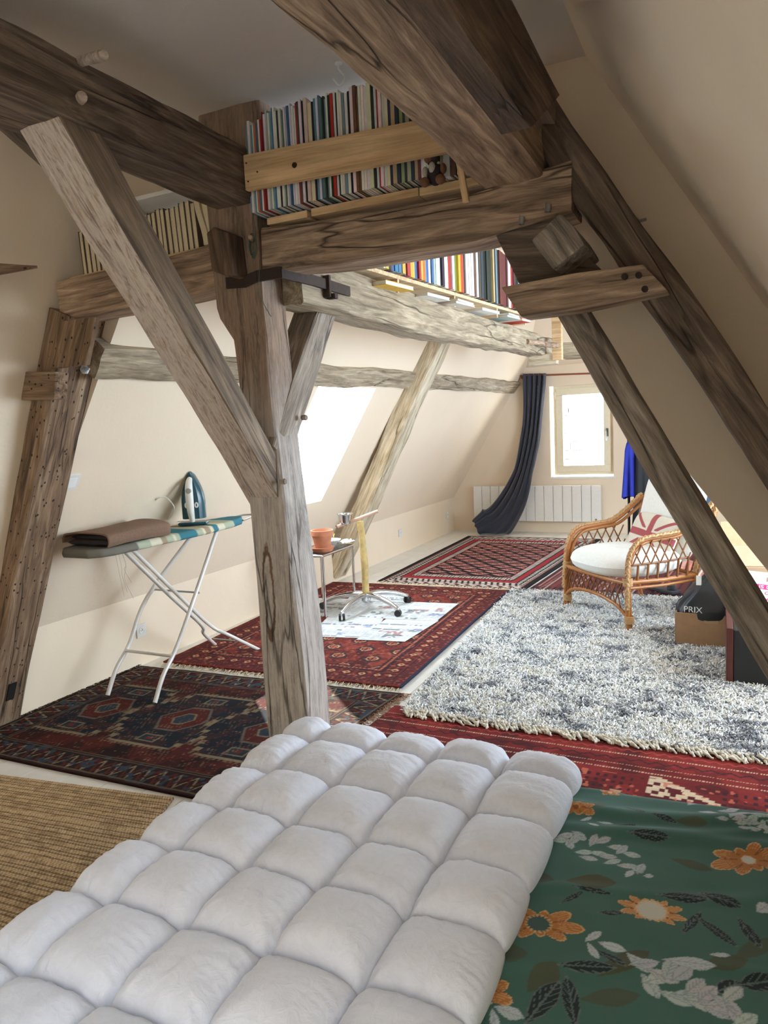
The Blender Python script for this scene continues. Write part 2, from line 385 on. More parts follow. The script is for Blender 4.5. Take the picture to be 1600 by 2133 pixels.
portal((XR+.34, (WIN4[0]+WIN4[1])/2, (WIN4[2]+WIN4[3])/2), (-1, 0, 0), WIN4[1]-WIN4[0], WIN4[3]-WIN4[2])
# ------------------------------------------------------------------ timbers
SEC = []
for (sx, sy, vert) in ((1, 0, 0),):
    pass
def section(c):
    """16 points round a unit square, chamfer c"""
    k = 1-c; m = .36
    return [(-k, -1), (-m, -1), (m, -1), (k, -1), (1, -k), (1, -m), (1, m), (1, k), (k, 1), (m, 1), (-m, 1), (-k, 1), (-1, k), (-1, m), (-1, -m), (-1, -k)]
NSEC = [(0, -1)]*4+[(1, 0)]*4+[(0, 1)]*4+[(-1, 0)]*4
def timber(name, label, cat, A, B, w, h, mat, up=(0, 0, 1), st=None, chamfer=.09, amp=.004, seed=1, group=None, cut=None, parent=None, mat2=None):
    """hewn beam from A to B. w = thickness across (local y), h = along 'up' (local z).
    st = [(t, dy, dz, fw, fh)] stations; cut = (shear_start, shear_end): slant of the ends along local z"""
    A = np.array(A, float); B = np.array(B, float); Ln = np.linalg.norm(B-A); X = (B-A)/Ln
    Z = np.array(up, float); Z = Z-X*(Z@X); Z /= np.linalg.norm(Z); Y = np.cross(Z, X)
    n = max(10, int(Ln/.05)); rg = np.random.default_rng(seed); ph = rg.random((16, 5))*2*PI; fr = rg.uniform(2, 9, (16, 5))
    st = st or [(0, 0, 0, 1, 1), (1, 0, 0, 1, 1)]; T = [s[0] for s in st]
    sec = section(chamfer); V = []
    lowp = rg.random(4)*6.28
    for i in range(n+1):
        t = i/n; dy, dz, fw, fh = [np.interp(t, T, [s[k] for s in st]) for k in (1, 2, 3, 4)]
        wy = .35*amp*math.sin(2.1*t*Ln+lowp[0])+.5*amp*math.sin(5*t*Ln+lowp[1]); wz = .35*amp*math.sin(2.6*t*Ln+lowp[2])+.5*amp*math.sin(4.3*t*Ln+lowp[3])
        for q in range(16):
            nz = sum(math.sin(fr[q, k]*t*Ln*(1.4 if k > 2 else .7)*2+ph[q, k]) for k in range(5))/5*amp*1.3
            y = sec[q][0]*w/2*fw+NSEC[q][0]*nz+dy+wy; z = sec[q][1]*h/2*fh+NSEC[q][1]*nz+dz+wz
            x = t*Ln
            if cut:
                x += (1-t)**6*cut[0]*z+t**6*cut[1]*z
            V.append((x, y, z))
    f = [(i*16+q, i*16+(q+1) % 16, (i+1)*16+(q+1) % 16, (i+1)*16+q) for i in range(n) for q in range(16)]
    f += [tuple(range(15, -1, -1)), tuple(n*16+q for q in range(16))]
    mb = MB(); mb.add(V, f)
    if mat2:                     # limewash left on one face only (local +z)
        mb.mi = [1 if (k < n*16 and 7 <= k % 16 <= 10) else 0 for k in range(len(f))]
    o = mb.build(name, [mat, mat2] if mat2 else mat, smooth=38)
    M = Matrix(((X[0], Y[0], Z[0], A[0]), (X[1], Y[1], Z[1], A[1]), (X[2], Y[2], Z[2], A[2]), (0, 0, 0, 1)))
    o.matrix_world = M
    if parent is None: set_props(o, label, cat, group)
    return o
def peg(parent, p, q, r, mat, name='peg'):
    """round peg as a part; p,q world points"""
    Mi = parent.matrix_world.inverted(); a = Mi @ Vector(p); b = Mi @ Vector(q)
    pts = [np.array(a)+(np.array(b)-np.array(a))*k for k in (0, .3, .7, .95, 1)]
    return MB().tube(pts, [r, r*.95, r*1.05, r*.95, r*.7], 9).build(name, mat, parent, smooth=50)
def poly_block(name, label, cat, pts, y0, y1, mat, bevel=.006, group=None, parent=None):
    """block cut from a plank: outline in the x,z plane, extruded in y; local x runs along its longest side"""
    P = np.array(pts); c = P.mean(0)
    k = max(range(len(P)), key=lambda i: np.linalg.norm(P[(i+1) % len(P)]-P[i])); e = P[(k+1) % len(P)]-P[k]; a = math.atan2(e[1], e[0])
    ca, sa = math.cos(-a), math.sin(-a); Q = [((p-c)[0]*ca-(p-c)[1]*sa, (p-c)[0]*sa+(p-c)[1]*ca) for p in P]
    o = MB().prism([(x, 0, z) for x, z in Q], (0, 0, 0), (0, y1-y0, 0)).build(name, mat, bevel=bevel)
    o.location = (c[0], y0, c[1]); o.rotation_euler = (0, -a, 0)
    if parent is None: set_props(o, label, cat, group)
    bpy.context.view_layer.update()
    return o
def xz(px, py, y): p = on(px, py, 'y', y); return (p[0], p[2])

# king post of the first truss: loft through measured stations (z, x_left, x_right, y_front, y_back)
ps = [(0, -1.668, -1.475, 2.30, 2.475), (.45, -1.672, -1.482, 2.30, 2.475), (1.1, -1.684, -1.515, 2.30, 2.465), (1.45, -1.69, -1.54, 2.30, 2.46), (1.72, -1.70, -1.552, 2.30, 2.46),
      (1.80, -1.705, -1.555, 2.30, 2.46), (1.90, -1.765, -1.56, 2.29, 2.46), (2.2, -1.772, -1.562, 2.285, 2.46), (2.62, -1.80, -1.525, 2.30, 2.48)]
zz = [p[0] for p in ps]; V = []; n = 64; rg = np.random.default_rng(3); ph = rg.random((16, 4))*6.28; sec = section(.1)
for i in range(n+1):
    z = 2.62*i/n; xl, xr, yf, yb = [np.interp(z, zz, [p[k] for p in ps]) for k in (1, 2, 3, 4)]
    for q in range(16):
        nz = sum(math.sin((3+2.1*k)*z+ph[q, k]) for k in range(4))/4*.005
        V.append((z, (yf+yb)/2-2.38+sec[q][1]*(yb-yf)/2+NSEC[q][1]*nz, -((xl+xr)/2+1.59+sec[q][0]*(xr-xl)/2+NSEC[q][0]*nz)))
f = [(i*16+q, i*16+(q+1) % 16, (i+1)*16+(q+1) % 16, (i+1)*16+q) for i in range(n) for q in range(16)]+[tuple(range(15, -1, -1)), tuple(n*16+q for q in range(16))]
# two tones of the post: darker brown head, grey lower shaft (weathering of the timber itself)
def post_mat():
    t = NT('oak_post'); a = W_TIE; 
    return W_POSTG
mb = MB(); mb.add(V, f); post = mb.build('timber_post', W_POSTG, smooth=38)
post.matrix_world = Matrix(((0, 0, -1, -1.59), (0, 1, 0, 2.38), (1, 0, 0, 0), (0, 0, 0, 1)))
set_props(post, 'tall crooked weathered oak post standing behind the white duvet', 'post')

tieR = timber('tie_beam', 'horizontal brown oak beam carrying the upper shelf of albums to the right of the post', 'beam', (-1.55, 2.385, 2.108), (-.44, 2.385, 2.085), .17, .15, W_TIE, st=[(0, 0, 0, 1, 1), (.7, 0, 0, 1, .98), (1, 0, .05, 1, 1.0)], seed=11)
tieL = timber('tie_beam', 'short brown oak beam under the cream paged books left of the post', 'beam', (-2.62, 2.40, 2.05), (-1.70, 2.40, 2.088), .16, .165, W_TIE, seed=12)
legL = timber('slanting_timber', 'leaning worm-holed oak leg at the left wall beside the ironing board', 'beam', (-3.475, 2.40, -.02), (-2.60, 2.40, 2.0), .20, .12, W_LEG, up=(1, 0, .4), st=[(0, 0, 0, 1, 1.0), (.5, 0, -.012, 1, .92), (1, 0, 0, 1, 1.1)], seed=13)
beamN = timber('ceiling_beam', 'dark heavy oak beam running overhead from the upper left into the post', 'beam', (-1.63, -1.5, 2.352), (-1.63, 2.33, 2.352), .19, .165, W_NEAR, seed=14, amp=.007)
braceN = timber('diagonal_brace', 'limewashed slanting oak brace from the post up to the near ceiling beam', 'beam', (-1.62, 2.40, 1.158), (-1.62, 1.45, 2.334), .15, .11, W_BRACE, mat2=W_WASH, up=(0, -1, -.7), seed=15, chamfer=.05, st=[(0, 0, 0, 1, .9), (1, 0, 0, 1, 1.05)])
beamF = timber('ceiling_beam', 'pale curved oak beam below the colourful bookshelf running back from the post', 'beam', (-1.555, 2.44, 2.02), (-1.555, 6.75, 2.09), .16, .185, W_FAR, seed=16, amp=.008, st=[(0, 0, 0, 1, 1.05), (.35, 0, -.02, 1, 1.0), (.7, 0, -.01, 1, .9), (1, 0, 0, 1, .85)])
braceF = timber('diagonal_brace', 'short grey oak brace rising from the back of the post to the pale beam', 'beam', (-1.60, 2.33, 1.36), (-1.60, 2.80, 2.02), .12, .13, W_GREY, up=(0, 1, -.6), seed=17)
pur = timber('purlin', 'long horizontal oak purlin half sunk in the sloping wall above the skylight', 'beam', (-2.60, 2.43, 1.835), (-2.565, YF-.02, 1.90), .17, .15, W_FAR, up=(1, 0, SL), seed=18, amp=.010, st=[(0, 0, -.01, 1, 1), (.5, .0, 0, .85, 1), (1, 0, 0, 1, 1)])
leg2 = timber('slanting_timber', 'pale worn oak leg leaning on the sloping wall beyond the skylight', 'beam', (-3.44, 6.02, .06), (-2.26, 6.02, 2.26), .22, .155, W_PALE, up=(1, 0, -.5), seed=19, amp=.008, st=[(0, 0, 0, .9, .7), (.2, 0, 0, 1, 1), (1, 0, 0, 1, 1)])
raf = timber('rafter', 'dark brown oak rafter sloping down along the right hand wall', 'beam', (-.545, 2.385, 2.38), (.64, 2.385, .43), .17, .115, W_NEAR, up=(1.62, 0, 1), seed=20, amp=.006)
legR = timber('slanting_timber', 'smooth grey oak leg slanting in front of the rattan armchair', 'beam', (-.47, 2.375, 1.80), (.52, 2.375, .0), .13, .092, W_GREY, up=(1.75, 0, 1), seed=21, amp=.003, st=[(0, 0, 0, 1, .9), (1, 0, 0, 1, 1.25)])
purR = timber('ceiling_beam', 'broad brown oak purlin overhead ending on the truss at the upper right', 'beam', (-.615, -1.5, 2.262), (-.615, 2.37, 2.255), .19, .165, W_TIE, seed=22, amp=.006)
plkR = timber('roof_plank', 'dark reddish oak plank beside the upper right purlin with a sawn end', 'plank', (-.41, -1.5, 2.133), (-.41, 1.72, 2.133), .065, .175, W_DARK, seed=23, cut=(0, 1.7))
platR = timber('roof_timber', 'rough split timber behind the dark plank against the plaster', 'plank', (-.455, -1.5, 2.255), (-.455, 2.06, 2.255), .05, .075, W_NEAR, seed=24, amp=.010)
stubL = timber('timber_strut', 'dark oak strut rising above the near ceiling beam at the upper left', 'beam', (-1.76, 1.66, 2.30), (-1.92, 1.20, 2.66), .17, .13, W_NEAR, up=(1, 0, .3), seed=25)
chip = timber('timber_tip', 'small wooden tip poking out of the plaster at the left edge', 'beam', (-2.62, 1.55, 2.03), (-2.30, 1.955, 2.09), .05, .04, W_LEG, seed=26, st=[(0, 0, 0, 1, 1), (.7, 0, 0, 1, .9), (1, 0, 0, .2, .15)])
# pieces of the right hand joint
cl = poly_block('timber_cleat', 'bolted oak cleat with a pointed end across the right hand leg', 'cleat', [xz(1049, 601, 2.22), xz(1090, 662, 2.22), xz(1200, 648, 2.22), xz(1325, 622, 2.22), xz(1392, 607, 2.22), xz(1342, 554, 2.22), xz(1200, 572, 2.22)], 2.19, 2.30, W_TIE)
for (px, py) in ((1302, 577), (1331, 574), (1344, 603)):
    p = on(px, py, 'y', 2.19); peg(cl, (p[0], 2.178, p[2]), (p[0], 2.21, p[2]), .009, IRON, 'bolt_head')
poly_block('timber_plate', 'flat oak plate hanging under the tie beam behind the square block', 'plank', [xz(1032, 489, 2.30), xz(1078, 478, 2.30), xz(1150, 470, 2.30), xz(1252, 560, 2.30), xz(1240, 600, 2.30), xz(1085, 600, 2.30)], 2.30, 2.37, W_NEAR)
poly_block('purlin_end', 'square sawn oak beam end sticking out below the tie beam', 'beam', [xz(1106, 500, 2.16), xz(1166, 442, 2.16), xz(1196, 472, 2.16), xz(1219, 509, 2.16), xz(1153, 562, 2.16)], 2.16, 2.42, W_GREY, bevel=.008)
for (px, py, y) in ((1088, 461, 2.29), (1143, 435, 2.29)):
    p = on(px, py, 'y', y); m = MB(); m.lathe([(.0085, -.011), (.0085, .011), (.0065, .011), (.0065, -.011), (.0085, -.011)], 14); m.box((-.0095, -.002, -.012), (-.0065, .002, .016))
    o = m.build('pipe_clip', STEEL, smooth=40); o.location = (p[0], y-.006, p[2]); o.rotation_euler = (0, .15, .5)
    set_props(o, 'small zinc pipe clip on the tie beam %s' % ('nearer the square block' if px > 1100 else 'farther from the rafter'), 'clip')
# bolts, pegs
def bolt(name, label, c, dirv, s=.02):
    m = MB(); m.lathe([(0, 0), (s, 0), (s, .004), (s*.62, .005), (s*.62, .02), (s*.3, .021), (s*.3, .042), (0, .043)], 6)
    o = m.build(name, STEEL, smooth=30); o.location = c; o.rotation_euler = Vector(dirv).to_track_quat('Z', 'Y').to_euler(); return set_props(o, label, 'bolt')
p = on(176, 770, 'x', -2.44); bolt('bolt', 'zinc bolt with washer on the worm-holed left leg', tuple(p), (1, -.35, 0))
p = on(1316, 465, 'y', 2.36); bolt('bolt', 'threaded zinc bolt sticking out of the dark right hand rafter', tuple(p), (1, -.1, .1), .016)
PEGW = wood('peg_pale', (120, 104, 90), (176, 162, 148), (206, 196, 184), cracks=.3)
a = on(168, 128, 'x', -1.535); b = on(219, 114, 'x', -1.40); peg(beamN, a, b, .013, PEGW)
a = on(163, 212, 'x', -1.54); peg(beamN, a, a+np.array([.03, -.012, .004]), .014, PEGW)
a = on(1098, 712, 'x', -1.47); b = on(1163, 720, 'x', -1.35); peg(beamF, a, b, .022, W_TIE)
for (px, py) in ((590, 1003), (634, 870)):
    a = on(px, py, 'x', -1.515); peg(post, a+np.array([-.01, 0, 0]), a+np.array([.012, 0, 0]), .011, W_GREY)
# old nailed planks on the left leg
poly_block('timber_cleat', 'small nailed oak cleat across the worm-holed left leg', 'cleat', [xz(58, 775, 2.28), xz(128, 775, 2.28), xz(124, 832, 2.28), xz(56, 834, 2.28)], 2.25, 2.32, W_LEG, bevel=.004)
poly_block('timber_plate', 'thin oak board nailed to the top of the worm-holed left leg', 'plank', [xz(128, 668, 2.28), xz(196, 660, 2.28), xz(176, 760, 2.28), xz(104, 768, 2.28)], 2.285, 2.31, W_LEG, bevel=.004)
# dark wooden block, iron strap, coil of wire on the post
poly_block('wooden_block', 'dark chopped wooden block wedged on the front of the post', 'block', [xz(437, 488, 2.22), xz(452, 474, 2.22), xz(482, 487, 2.22), xz(484, 505, 2.22), xz(492, 574, 2.22), xz(480, 577, 2.22), xz(448, 566, 2.22)], 2.20, 2.30, W_DARK, bevel=.006)
strap = empty('iron_strap', (-1.50, 2.3, 2.0), 0, 'forged iron strap with a clamp tying the post to the pale beam', 'strap')
m = MB(); pts = [(-1.70, 2.278, 2.005), (-1.62, 2.278, 2.000), (-1.56, 2.276, 2.012), (-1.475, 2.30, 2.018), (-1.462, 2.5, 2.02), (-1.462, 2.80, 2.02)]
for a, b in zip(pts[:-1], pts[1:]):
    a = np.array(a)-[-1.5, 2.3, 2.0]; b = np.array(b)-[-1.5, 2.3, 2.0]; dv = (b-a)/np.linalg.norm(b-a); nn = np.cross(dv, [0, 0, 1.])*.005; h = np.array([0, 0, .020])
    m.add([a-nn-h, a+nn-h, a+nn+h, a-nn+h, b-nn-h, b+nn-h, b+nn+h, b-nn+h], [(0, 1, 2, 3), (4, 7, 6, 5), (0, 4, 5, 1), (1, 5, 6, 2), (2, 6, 7, 3), (3, 7, 4, 0)])
m.build('strap_band', IRON, strap)
m = MB(); m.box((.02, .30, -.03), (.055, .315, .055)); m.box((.03, .315, -.035), (.07, .34, -.015)); m.build('clamp', IRON, strap, bevel=.002)
WIRE = plain('green_wire', (92, 104, 92), .5, .2)
p = on(527, 512, 'y', 2.255); pts = []
for k in range(220):
    a = k/220*2*PI*7; rr = .034+.006*math.sin(a*.37)+.003*math.sin(a*3.1)
    pts.append((p[0]+.55*rr*math.cos(a), p[1]+.006*math.sin(a*.61)-.5*rr*math.cos(a)*.4, p[2]+rr*math.sin(a)))
coil = empty('wire_coil', (p[0], p[1], p[2]), 0, 'coil of thin grey green wire hung on a peg of the post', 'wire')
q = lambda P: [tuple(np.array(x)-p) for x in P]
MB().tube(q(pts), .0016, 5).build('coil', WIRE, coil, smooth=60)
MB().tube(q(smooth_path([on(541, 540, 'y', 2.27), on(540, 580, 'y', 2.26), on(539, 600, 'y', 2.27), on(548, 630, 'y', 2.285), on(565, 660, 'y', 2.285)], 20)), .0013, 5).build('wire_tail', WIRE, coil, smooth=60)
peg(post, on(524, 500, 'y', 2.30)+np.array([0, .02, 0]), on(521, 494, 'y', 2.22), .009, W_TIE)
peg(post, on(497, 525, 'y', 2.30)+np.array([0, .01, 0]), on(486, 537, 'y', 2.24), .008, W_GREY)
# bracket at the far end of the pale beam
br = empty('beam_bracket', tuple(on(1130, 745, 'x', -1.5)), 0, 'pale pine bracket box under the far end of the curved beam', 'bracket')
m = MB(); m.box((-.12, .0, -.06), (.12, .10, .03)); m.build('bracket_block', W_PALE, br, bevel=.006)
m = MB(); m.box((.09, -.02, -.03), (.17, .05, .42)); m.build('bracket_upright', PINE, br, bevel=.004)
timber('wall_timber', 'oak timber on the far wall beyond the end of the curved beam', 'beam', (-1.45, 7.1, 2.08), (-.2, 7.1, 2.05), .14, .15, W_FAR, seed=31)
# white cup hook in the ceiling
p = on(705, 130, 'z', ZC); m = MB(); m.tube(smooth_path([(0, 0, 0), (0, 0, -.02), (.018, 0, -.045), (0, 0, -.07), (-.02, 0, -.05)], 20), .0032, 6); m.lathe([(0, -.001), (.012, -.001), (.012, -.005), (0, -.005)], 12)
o = m.build('ceiling_hook', WHITE_GLOSS, smooth=50); o.location = (p[0], p[1], ZC); o.rotation_euler = (0, 0, .6); set_props(o, 'white painted cup hook screwed into the ceiling', 'hook')

p = on(33, 1420, 'x', -3.27)
MB().box((-.003, -.022, -.05), (.012, .022, .05)).build('mortise', plain('mortise_dark', (18, 14, 12), .95), legL)  # near-black block set on the leg, painting the shade of a mortise slot
mo = [c for c in legL.children if c.name.startswith('mortise')][0]; bpy.context.view_layer.update()
mo.matrix_parent_inverse = legL.matrix_world.inverted(); mo.location = (-3.475+.875*(.20/2.02)+.062, 2.405, .20); mo.rotation_euler = (0, .41, 0)
# ------------------------------------------------------------------ shelves and books
ORD = lambda n: '%d%s' % (n, 'th' if 10 <= n % 100 <= 20 else {1: 'st', 2: 'nd', 3: 'rd'}.get(n % 10, 'th'))
PAGES = plain('paper_pages', (224, 208, 176), .9, var=.06, scale=120)
PAGES_W = plain('paper_pages_white', (226, 220, 206), .9, var=.06, scale=120)
def cov(rgb): return plain('cover_%d_%d_%d' % rgb, rgb, .55, var=.10, scale=25)
def book(w, h, d, spine_mat, page_mat, fore=False):
    """upright book, width x, depth y (front at y=0), height z; covers enclose the page block"""
    m = MB(); c = min(.0022, w*.22) if not fore else .0012
    m.box((0, 0, 0), (c, d, h), 0); m.box((w-c, 0, 0), (w, d, h), 0)
    if fore: m.box((c, .004, .003), (w-c, d-.001, h-.003), 1)
    else:
        m.box((c, 0, 0), (w-c, c, h), 0); m.box((c, c, .003), (w-c, d-.004, h-.003), 1)
    return m
CN = {}
def cname(rgb):
    r, g, b = rgb; mx, mn = max(rgb), min(rgb)
    if mx-mn < 26: return 'white' if mn > 175 else ('grey' if mn > 85 else 'black')
    if r > 195 and g > 180 and b < 190: return 'yellow' if b < 110 else 'cream'
    if r > g and r > b:
        if g > 110 and b > 75: return 'tan'
        if g > 75: return 'orange' if r > 170 else 'brown'
        return 'red' if r > 140 else 'maroon'
    if g >= b: return 'green'
    return 'blue' if b > 120 else 'navy'
# albums on the tie beam, right of the post
shelf = empty('wall_shelf', (-1.2, 2.4, 2.19), 0, 'rough pine shelf with retaining plank on the oak beam right of the post', 'shelf')
SH = np.array([-1.2, 2.4, 2.19])
def sh(mb, name, mat, bevel=.0015): o = mb.build(name, mat, shelf, bevel=bevel); o.matrix_parent_inverse = Matrix.Translation(-Vector(SH)); return o
sh(MB().box((-1.52, 2.30, 2.190), (-1.352, 2.60, 2.214)), 'shelf_board', PINE)
sh(MB().box((-1.335, 2.30, 2.190), (-.930, 2.60, 2.216)), 'shelf_board', PINE)
sh(MB().box((-.926, 2.30, 2.188), (-.66, 2.60, 2.214)), 'shelf_board', PINE)
pl = poly_block('retaining_plank', None, None, [xz(510, 325, 2.205), xz(515, 398, 2.205), xz(930, 319, 2.205), xz(990, 306, 2.205), xz(960, 236, 2.205), xz(862, 254, 2.205)], 2.195, 2.217, PINE, bevel=.0015, parent=shelf)
pl.parent = shelf; pl.matrix_parent_inverse = Matrix.Translation(-Vector(SH))
bpy.context.view_layer.update()
KNOT = plain('pine_knot', (58, 40, 28), .8)
def on_front(px, py, r, name, y=2.205, mat=KNOT, ry=None):
    p = on(px, py, 'y', y); m = MB(); m.lathe([(0, 0), (r, 0), (r*.9, .003), (0, .003)], 16, M=Matrix.Rotation(PI/2, 4, 'X'))
    o = m.build(name, mat, shelf); o.matrix_parent_inverse = Matrix.Translation(-Vector(SH)); o.location = (p[0], 2.1945, p[2]); return o
on_front(617, 346, .0095, 'knot_hole')
for (px, py) in ((517, 342), (540, 360), (521, 380)): on_front(px, py, .0028, 'screw_head')
a = xz(950, 330, 2.20); b = xz(966, 424, 2.20)
o = poly_block('retaining_batten', None, None, [(a[0], a[1]), (b[0], b[1]), (b[0]+.019, b[1]+.002), (a[0]+.019, a[1]+.002)], 2.19, 2.205, PINE, bevel=.0015, parent=shelf); o.parent = shelf; o.matrix_parent_inverse = Matrix.Translation(-Vector(SH))
W = (226, 224, 218); G = (176, 176, 172); NV_ = (44, 50, 68); RD = (176, 40, 38); BK = (34, 34, 36); CRM = (222, 208, 176); BR = (104, 66, 50); TL = (110, 150, 160); TAN = (170, 156, 134); BL = (74, 104, 148); GN = (86, 116, 96)
seq = [TL, W, TL, W, (190, 110, 70), BL, W, RD, (120, 36, 40), W, G, W, TL, BL, W, W, NV_, W, GN, W, W, BL, W, W, W, RD, BR, W, BK, CRM, CRM, BK, TL, W, BL, GN, BK, TL, W, BK, RD, W, BK, W, W, TL, W, BK, W, BR, BR, W, W, W, CRM, BK, W, RD, W, W, CRM, NV_, TAN, NV_, TAN, NV_, TAN, NV_, TAN, BR, W, W, W, TAN, CRM]
x = -1.545; k = 0; rb = random.Random(4)
for i, c in enumerate(seq):
    wdt = .0085 if i < 46 else .0105
    if c in (CRM, TAN): wdt += .004
    if c == RD and i == 40: wdt = .012
    wdt *= rb.uniform(.75, 1.15); frac = (x+1.545)/.63
    top = 2.545+.0*frac+rb.uniform(-.012, .008)+(-.02 if i < 8 else 0)
    if x > -.98: top -= .02
    c2 = tuple(int(max(0, min(255, v+rb.uniform(-10, 10)))) for v in c); cm = tuple(int(round(v/12)*12) for v in c2)
    o = book(wdt-.0006, top-2.222, .24, None, None).build('album', [cov(cm), PAGES_W]); o.location = (x, 2.24+rb.uniform(-.004, .006), 2.2205)
    set_props(o, 'tall thin %s spined album, %s from the post behind the pine plank' % (cname(c), ORD(i+1)), 'book', 'albums on the upper pine shelf')
    x += wdt
for i, (wd, c, hh, lean) in enumerate(((.022, W, .30, .0), (.014, BR, .30, .03), (.010, W, .29, .06), (.016, (196, 186, 164), .29, .10))):
    o = book(wd, hh, .24, None, None).build('album', [cov(c), PAGES_W]); o.location = (x+.002, 2.27, 2.2205+(wd*math.sin(lean))); o.rotation_euler = (0, lean, 0)
    set_props(o, 'leaning %s album, %s of the four beside the plush toy' % (cname(c), ORD(i+1)), 'book', 'leaning albums on the upper pine shelf'); x += wd*1.05+.004
# plush toy sitting on the shelf
toy = empty('plush_toy', tuple(on(908, 391, 'y', 2.245)), 0, 'small brown plush toy in a dark vest at the end of the upper shelf', 'toy')
FUR = plain('plush_brown', (120, 82, 62), .95, var=.2, scale=300, bump=.6); FURD = plain('plush_dark', (48, 40, 40), .95, var=.2, scale=300, bump=.6); FURW = plain('plush_pale', (178, 170, 160), .95, var=.1, scale=300, bump=.5)
def blob(parent, name, c, r, mat, seg=18):
    m = MB(); rx, ry, rz = r
    prof = [(math.sin(a*PI/10), -math.cos(a*PI/10)) for a in range(11)]
    V = []; n = len(prof)
    for q in range(seg):
        for (pr, pz) in prof: V.append((c[0]+rx*pr*math.cos(2*PI*q/seg), c[1]+ry*pr*math.sin(2*PI*q/seg), c[2]+rz*pz))
    m.add(V, [(q*n+i, ((q+1) % seg)*n+i, ((q+1) % seg)*n+i+1, q*n+i+1) for q in range(seg) for i in range(n-1)])
    return m.build(name, mat, parent, smooth=70)
blob(toy, 'body', (0, 0, .040), (.027, .024, .034), FURD); hd = blob(toy, 'head', (-.004, -.004, .085), (.022, .022, .022), FURD)
blob(toy, 'muzzle', (-.014, -.020, .082), (.013, .012, .012), FUR); blob(toy, 'chest_patch', (-.003, -.019, .055), (.011, .009, .018), FURW)
for sx in (-1, 1):
    blob(toy, 'foot', (sx*.026, -.026, .014), (.016, .016, .015), FUR); blob(toy, 'arm', (sx*.030, -.008, .050), (.010, .012, .016), FURW if sx < 0 else FUR); blob(toy, 'ear', (sx*.019, 0, .100), (.007, .005, .008), FUR)
# cream paged books on the beam left of the post
lsh = empty('wall_shelf', (-2.2, 2.5, 2.14), 0, 'small white shelf above the cream paged books in the left corner', 'shelf')
MB().box((-.36, -.16, .252), (.42, .10, .268)).build('shelf_top', WHITE_GLOSS, lsh, bevel=.002)
o = MB().box((-.36, -.165, .0), (.48, .10, .016)).build('shelf_board', PINE, lsh, bevel=.002); o.rotation_euler = (0, -.035, 0)
x = -2.50; rb = random.Random(9); i = 0
while x < -1.885:
    wd = rb.uniform(.018, .028); h = rb.uniform(.178, .188); zb = 2.158+(x+2.2)*.035
    o = book(wd-.0015, h, .15, None, None, fore=True).build('paperback', [cov((104, 88, 70)), PAGES]); o.location = (x, 2.36+rb.uniform(-.004, .004), zb); o.rotation_euler = (0, -.035-.02, 0)
    i += 1; set_props(o, 'cream paged book with dark covers, %s from the sloping wall on the left shelf' % ORD(i), 'book', 'cream paged books left of the post'); x += wd
for k in range(2):
    m = MB(); n = 10; wd = .026; V = []
    for j in range(n+1):
        t = j/n; bx = .028*math.sin(t*PI*.5)**2*(1.2-k*.2); 
        V += [(-bx, 0, t*.18), (wd-bx*1.05, 0, t*.18), (wd-bx*1.05, .14, t*.18), (-bx, .14, t*.18)]
    m.add(V, [(j*4+q, j*4+(q+1) % 4, j*4+4+(q+1) % 4, j*4+4+q) for j in range(n) for q in range(4)]+[(3, 2, 1, 0), (n*4, n*4+1, n*4+2, n*4+3)])
    o = m.build('paperback', PAGES, smooth=40); o.location = (x+.025+k*.030, 2.355, 2.178); set_props(o, 'sagging cream paperback bent against the post, %s of two' % ('outer' if k else 'inner'), 'book', 'sagging paperbacks left of the post')
# colourful books on the shelf above the pale beam
fs = empty('wall_shelf', (-1.5, 2.7, 2.12), 0, 'long pine shelf of colourful books above the pale curved beam', 'shelf')
slope = (2.235-2.125)/(5.5-2.7)
def fz(y): return 2.125+(y-2.7)*slope
M_f = MB(); 
def slab(y0, y1, x0, x1, dz0, dz1):
    return MB().add([(x0+1.5, y0-2.7, fz(y0)-2.12+dz0), (x1+1.5, y0-2.7, fz(y0)-2.12+dz0), (x1+1.5, y1-2.7, fz(y1)-2.12+dz0), (x0+1.5, y1-2.7, fz(y1)-2.12+dz0),
                     (x0+1.5, y0-2.7, fz(y0)-2.12+dz1), (x1+1.5, y0-2.7, fz(y0)-2.12+dz1), (x1+1.5, y1-2.7, fz(y1)-2.12+dz1), (x0+1.5, y1-2.7, fz(y1)-2.12+dz1)],
                    [(0, 3, 2, 1), (4, 5, 6, 7), (0, 1, 5, 4), (1, 2, 6, 5), (2, 3, 7, 6), (3, 0, 4, 7)])
slab(2.55, 4.1, -1.72, -1.455, 0, .018).build('shelf_board', PINE_PALE, fs); slab(4.105, 5.75, -1.72, -1.455, 0, .018).build('shelf_board', PINE_PALE, fs)
slab(2.6, 5.75, -1.73, -1.715, 0, .42).build('shelf_back', PINE_PALE, fs)
slab(4.6, 5.75, -1.72, -1.455, .385, .400).build('shelf_top', PINE_PALE, fs)
for y in (3.3, 4.1, 4.95, 5.7): slab(y, y+.018, -1.70, -1.46, -.062, 0).build('shelf_upright', PINE_PALE, fs)
Rr, Yw, Bu, Or = (176, 48, 44), (214, 178, 60), (62, 110, 164), (206, 92, 40); Mr = (104, 40, 44); Dg = (36, 58, 50)
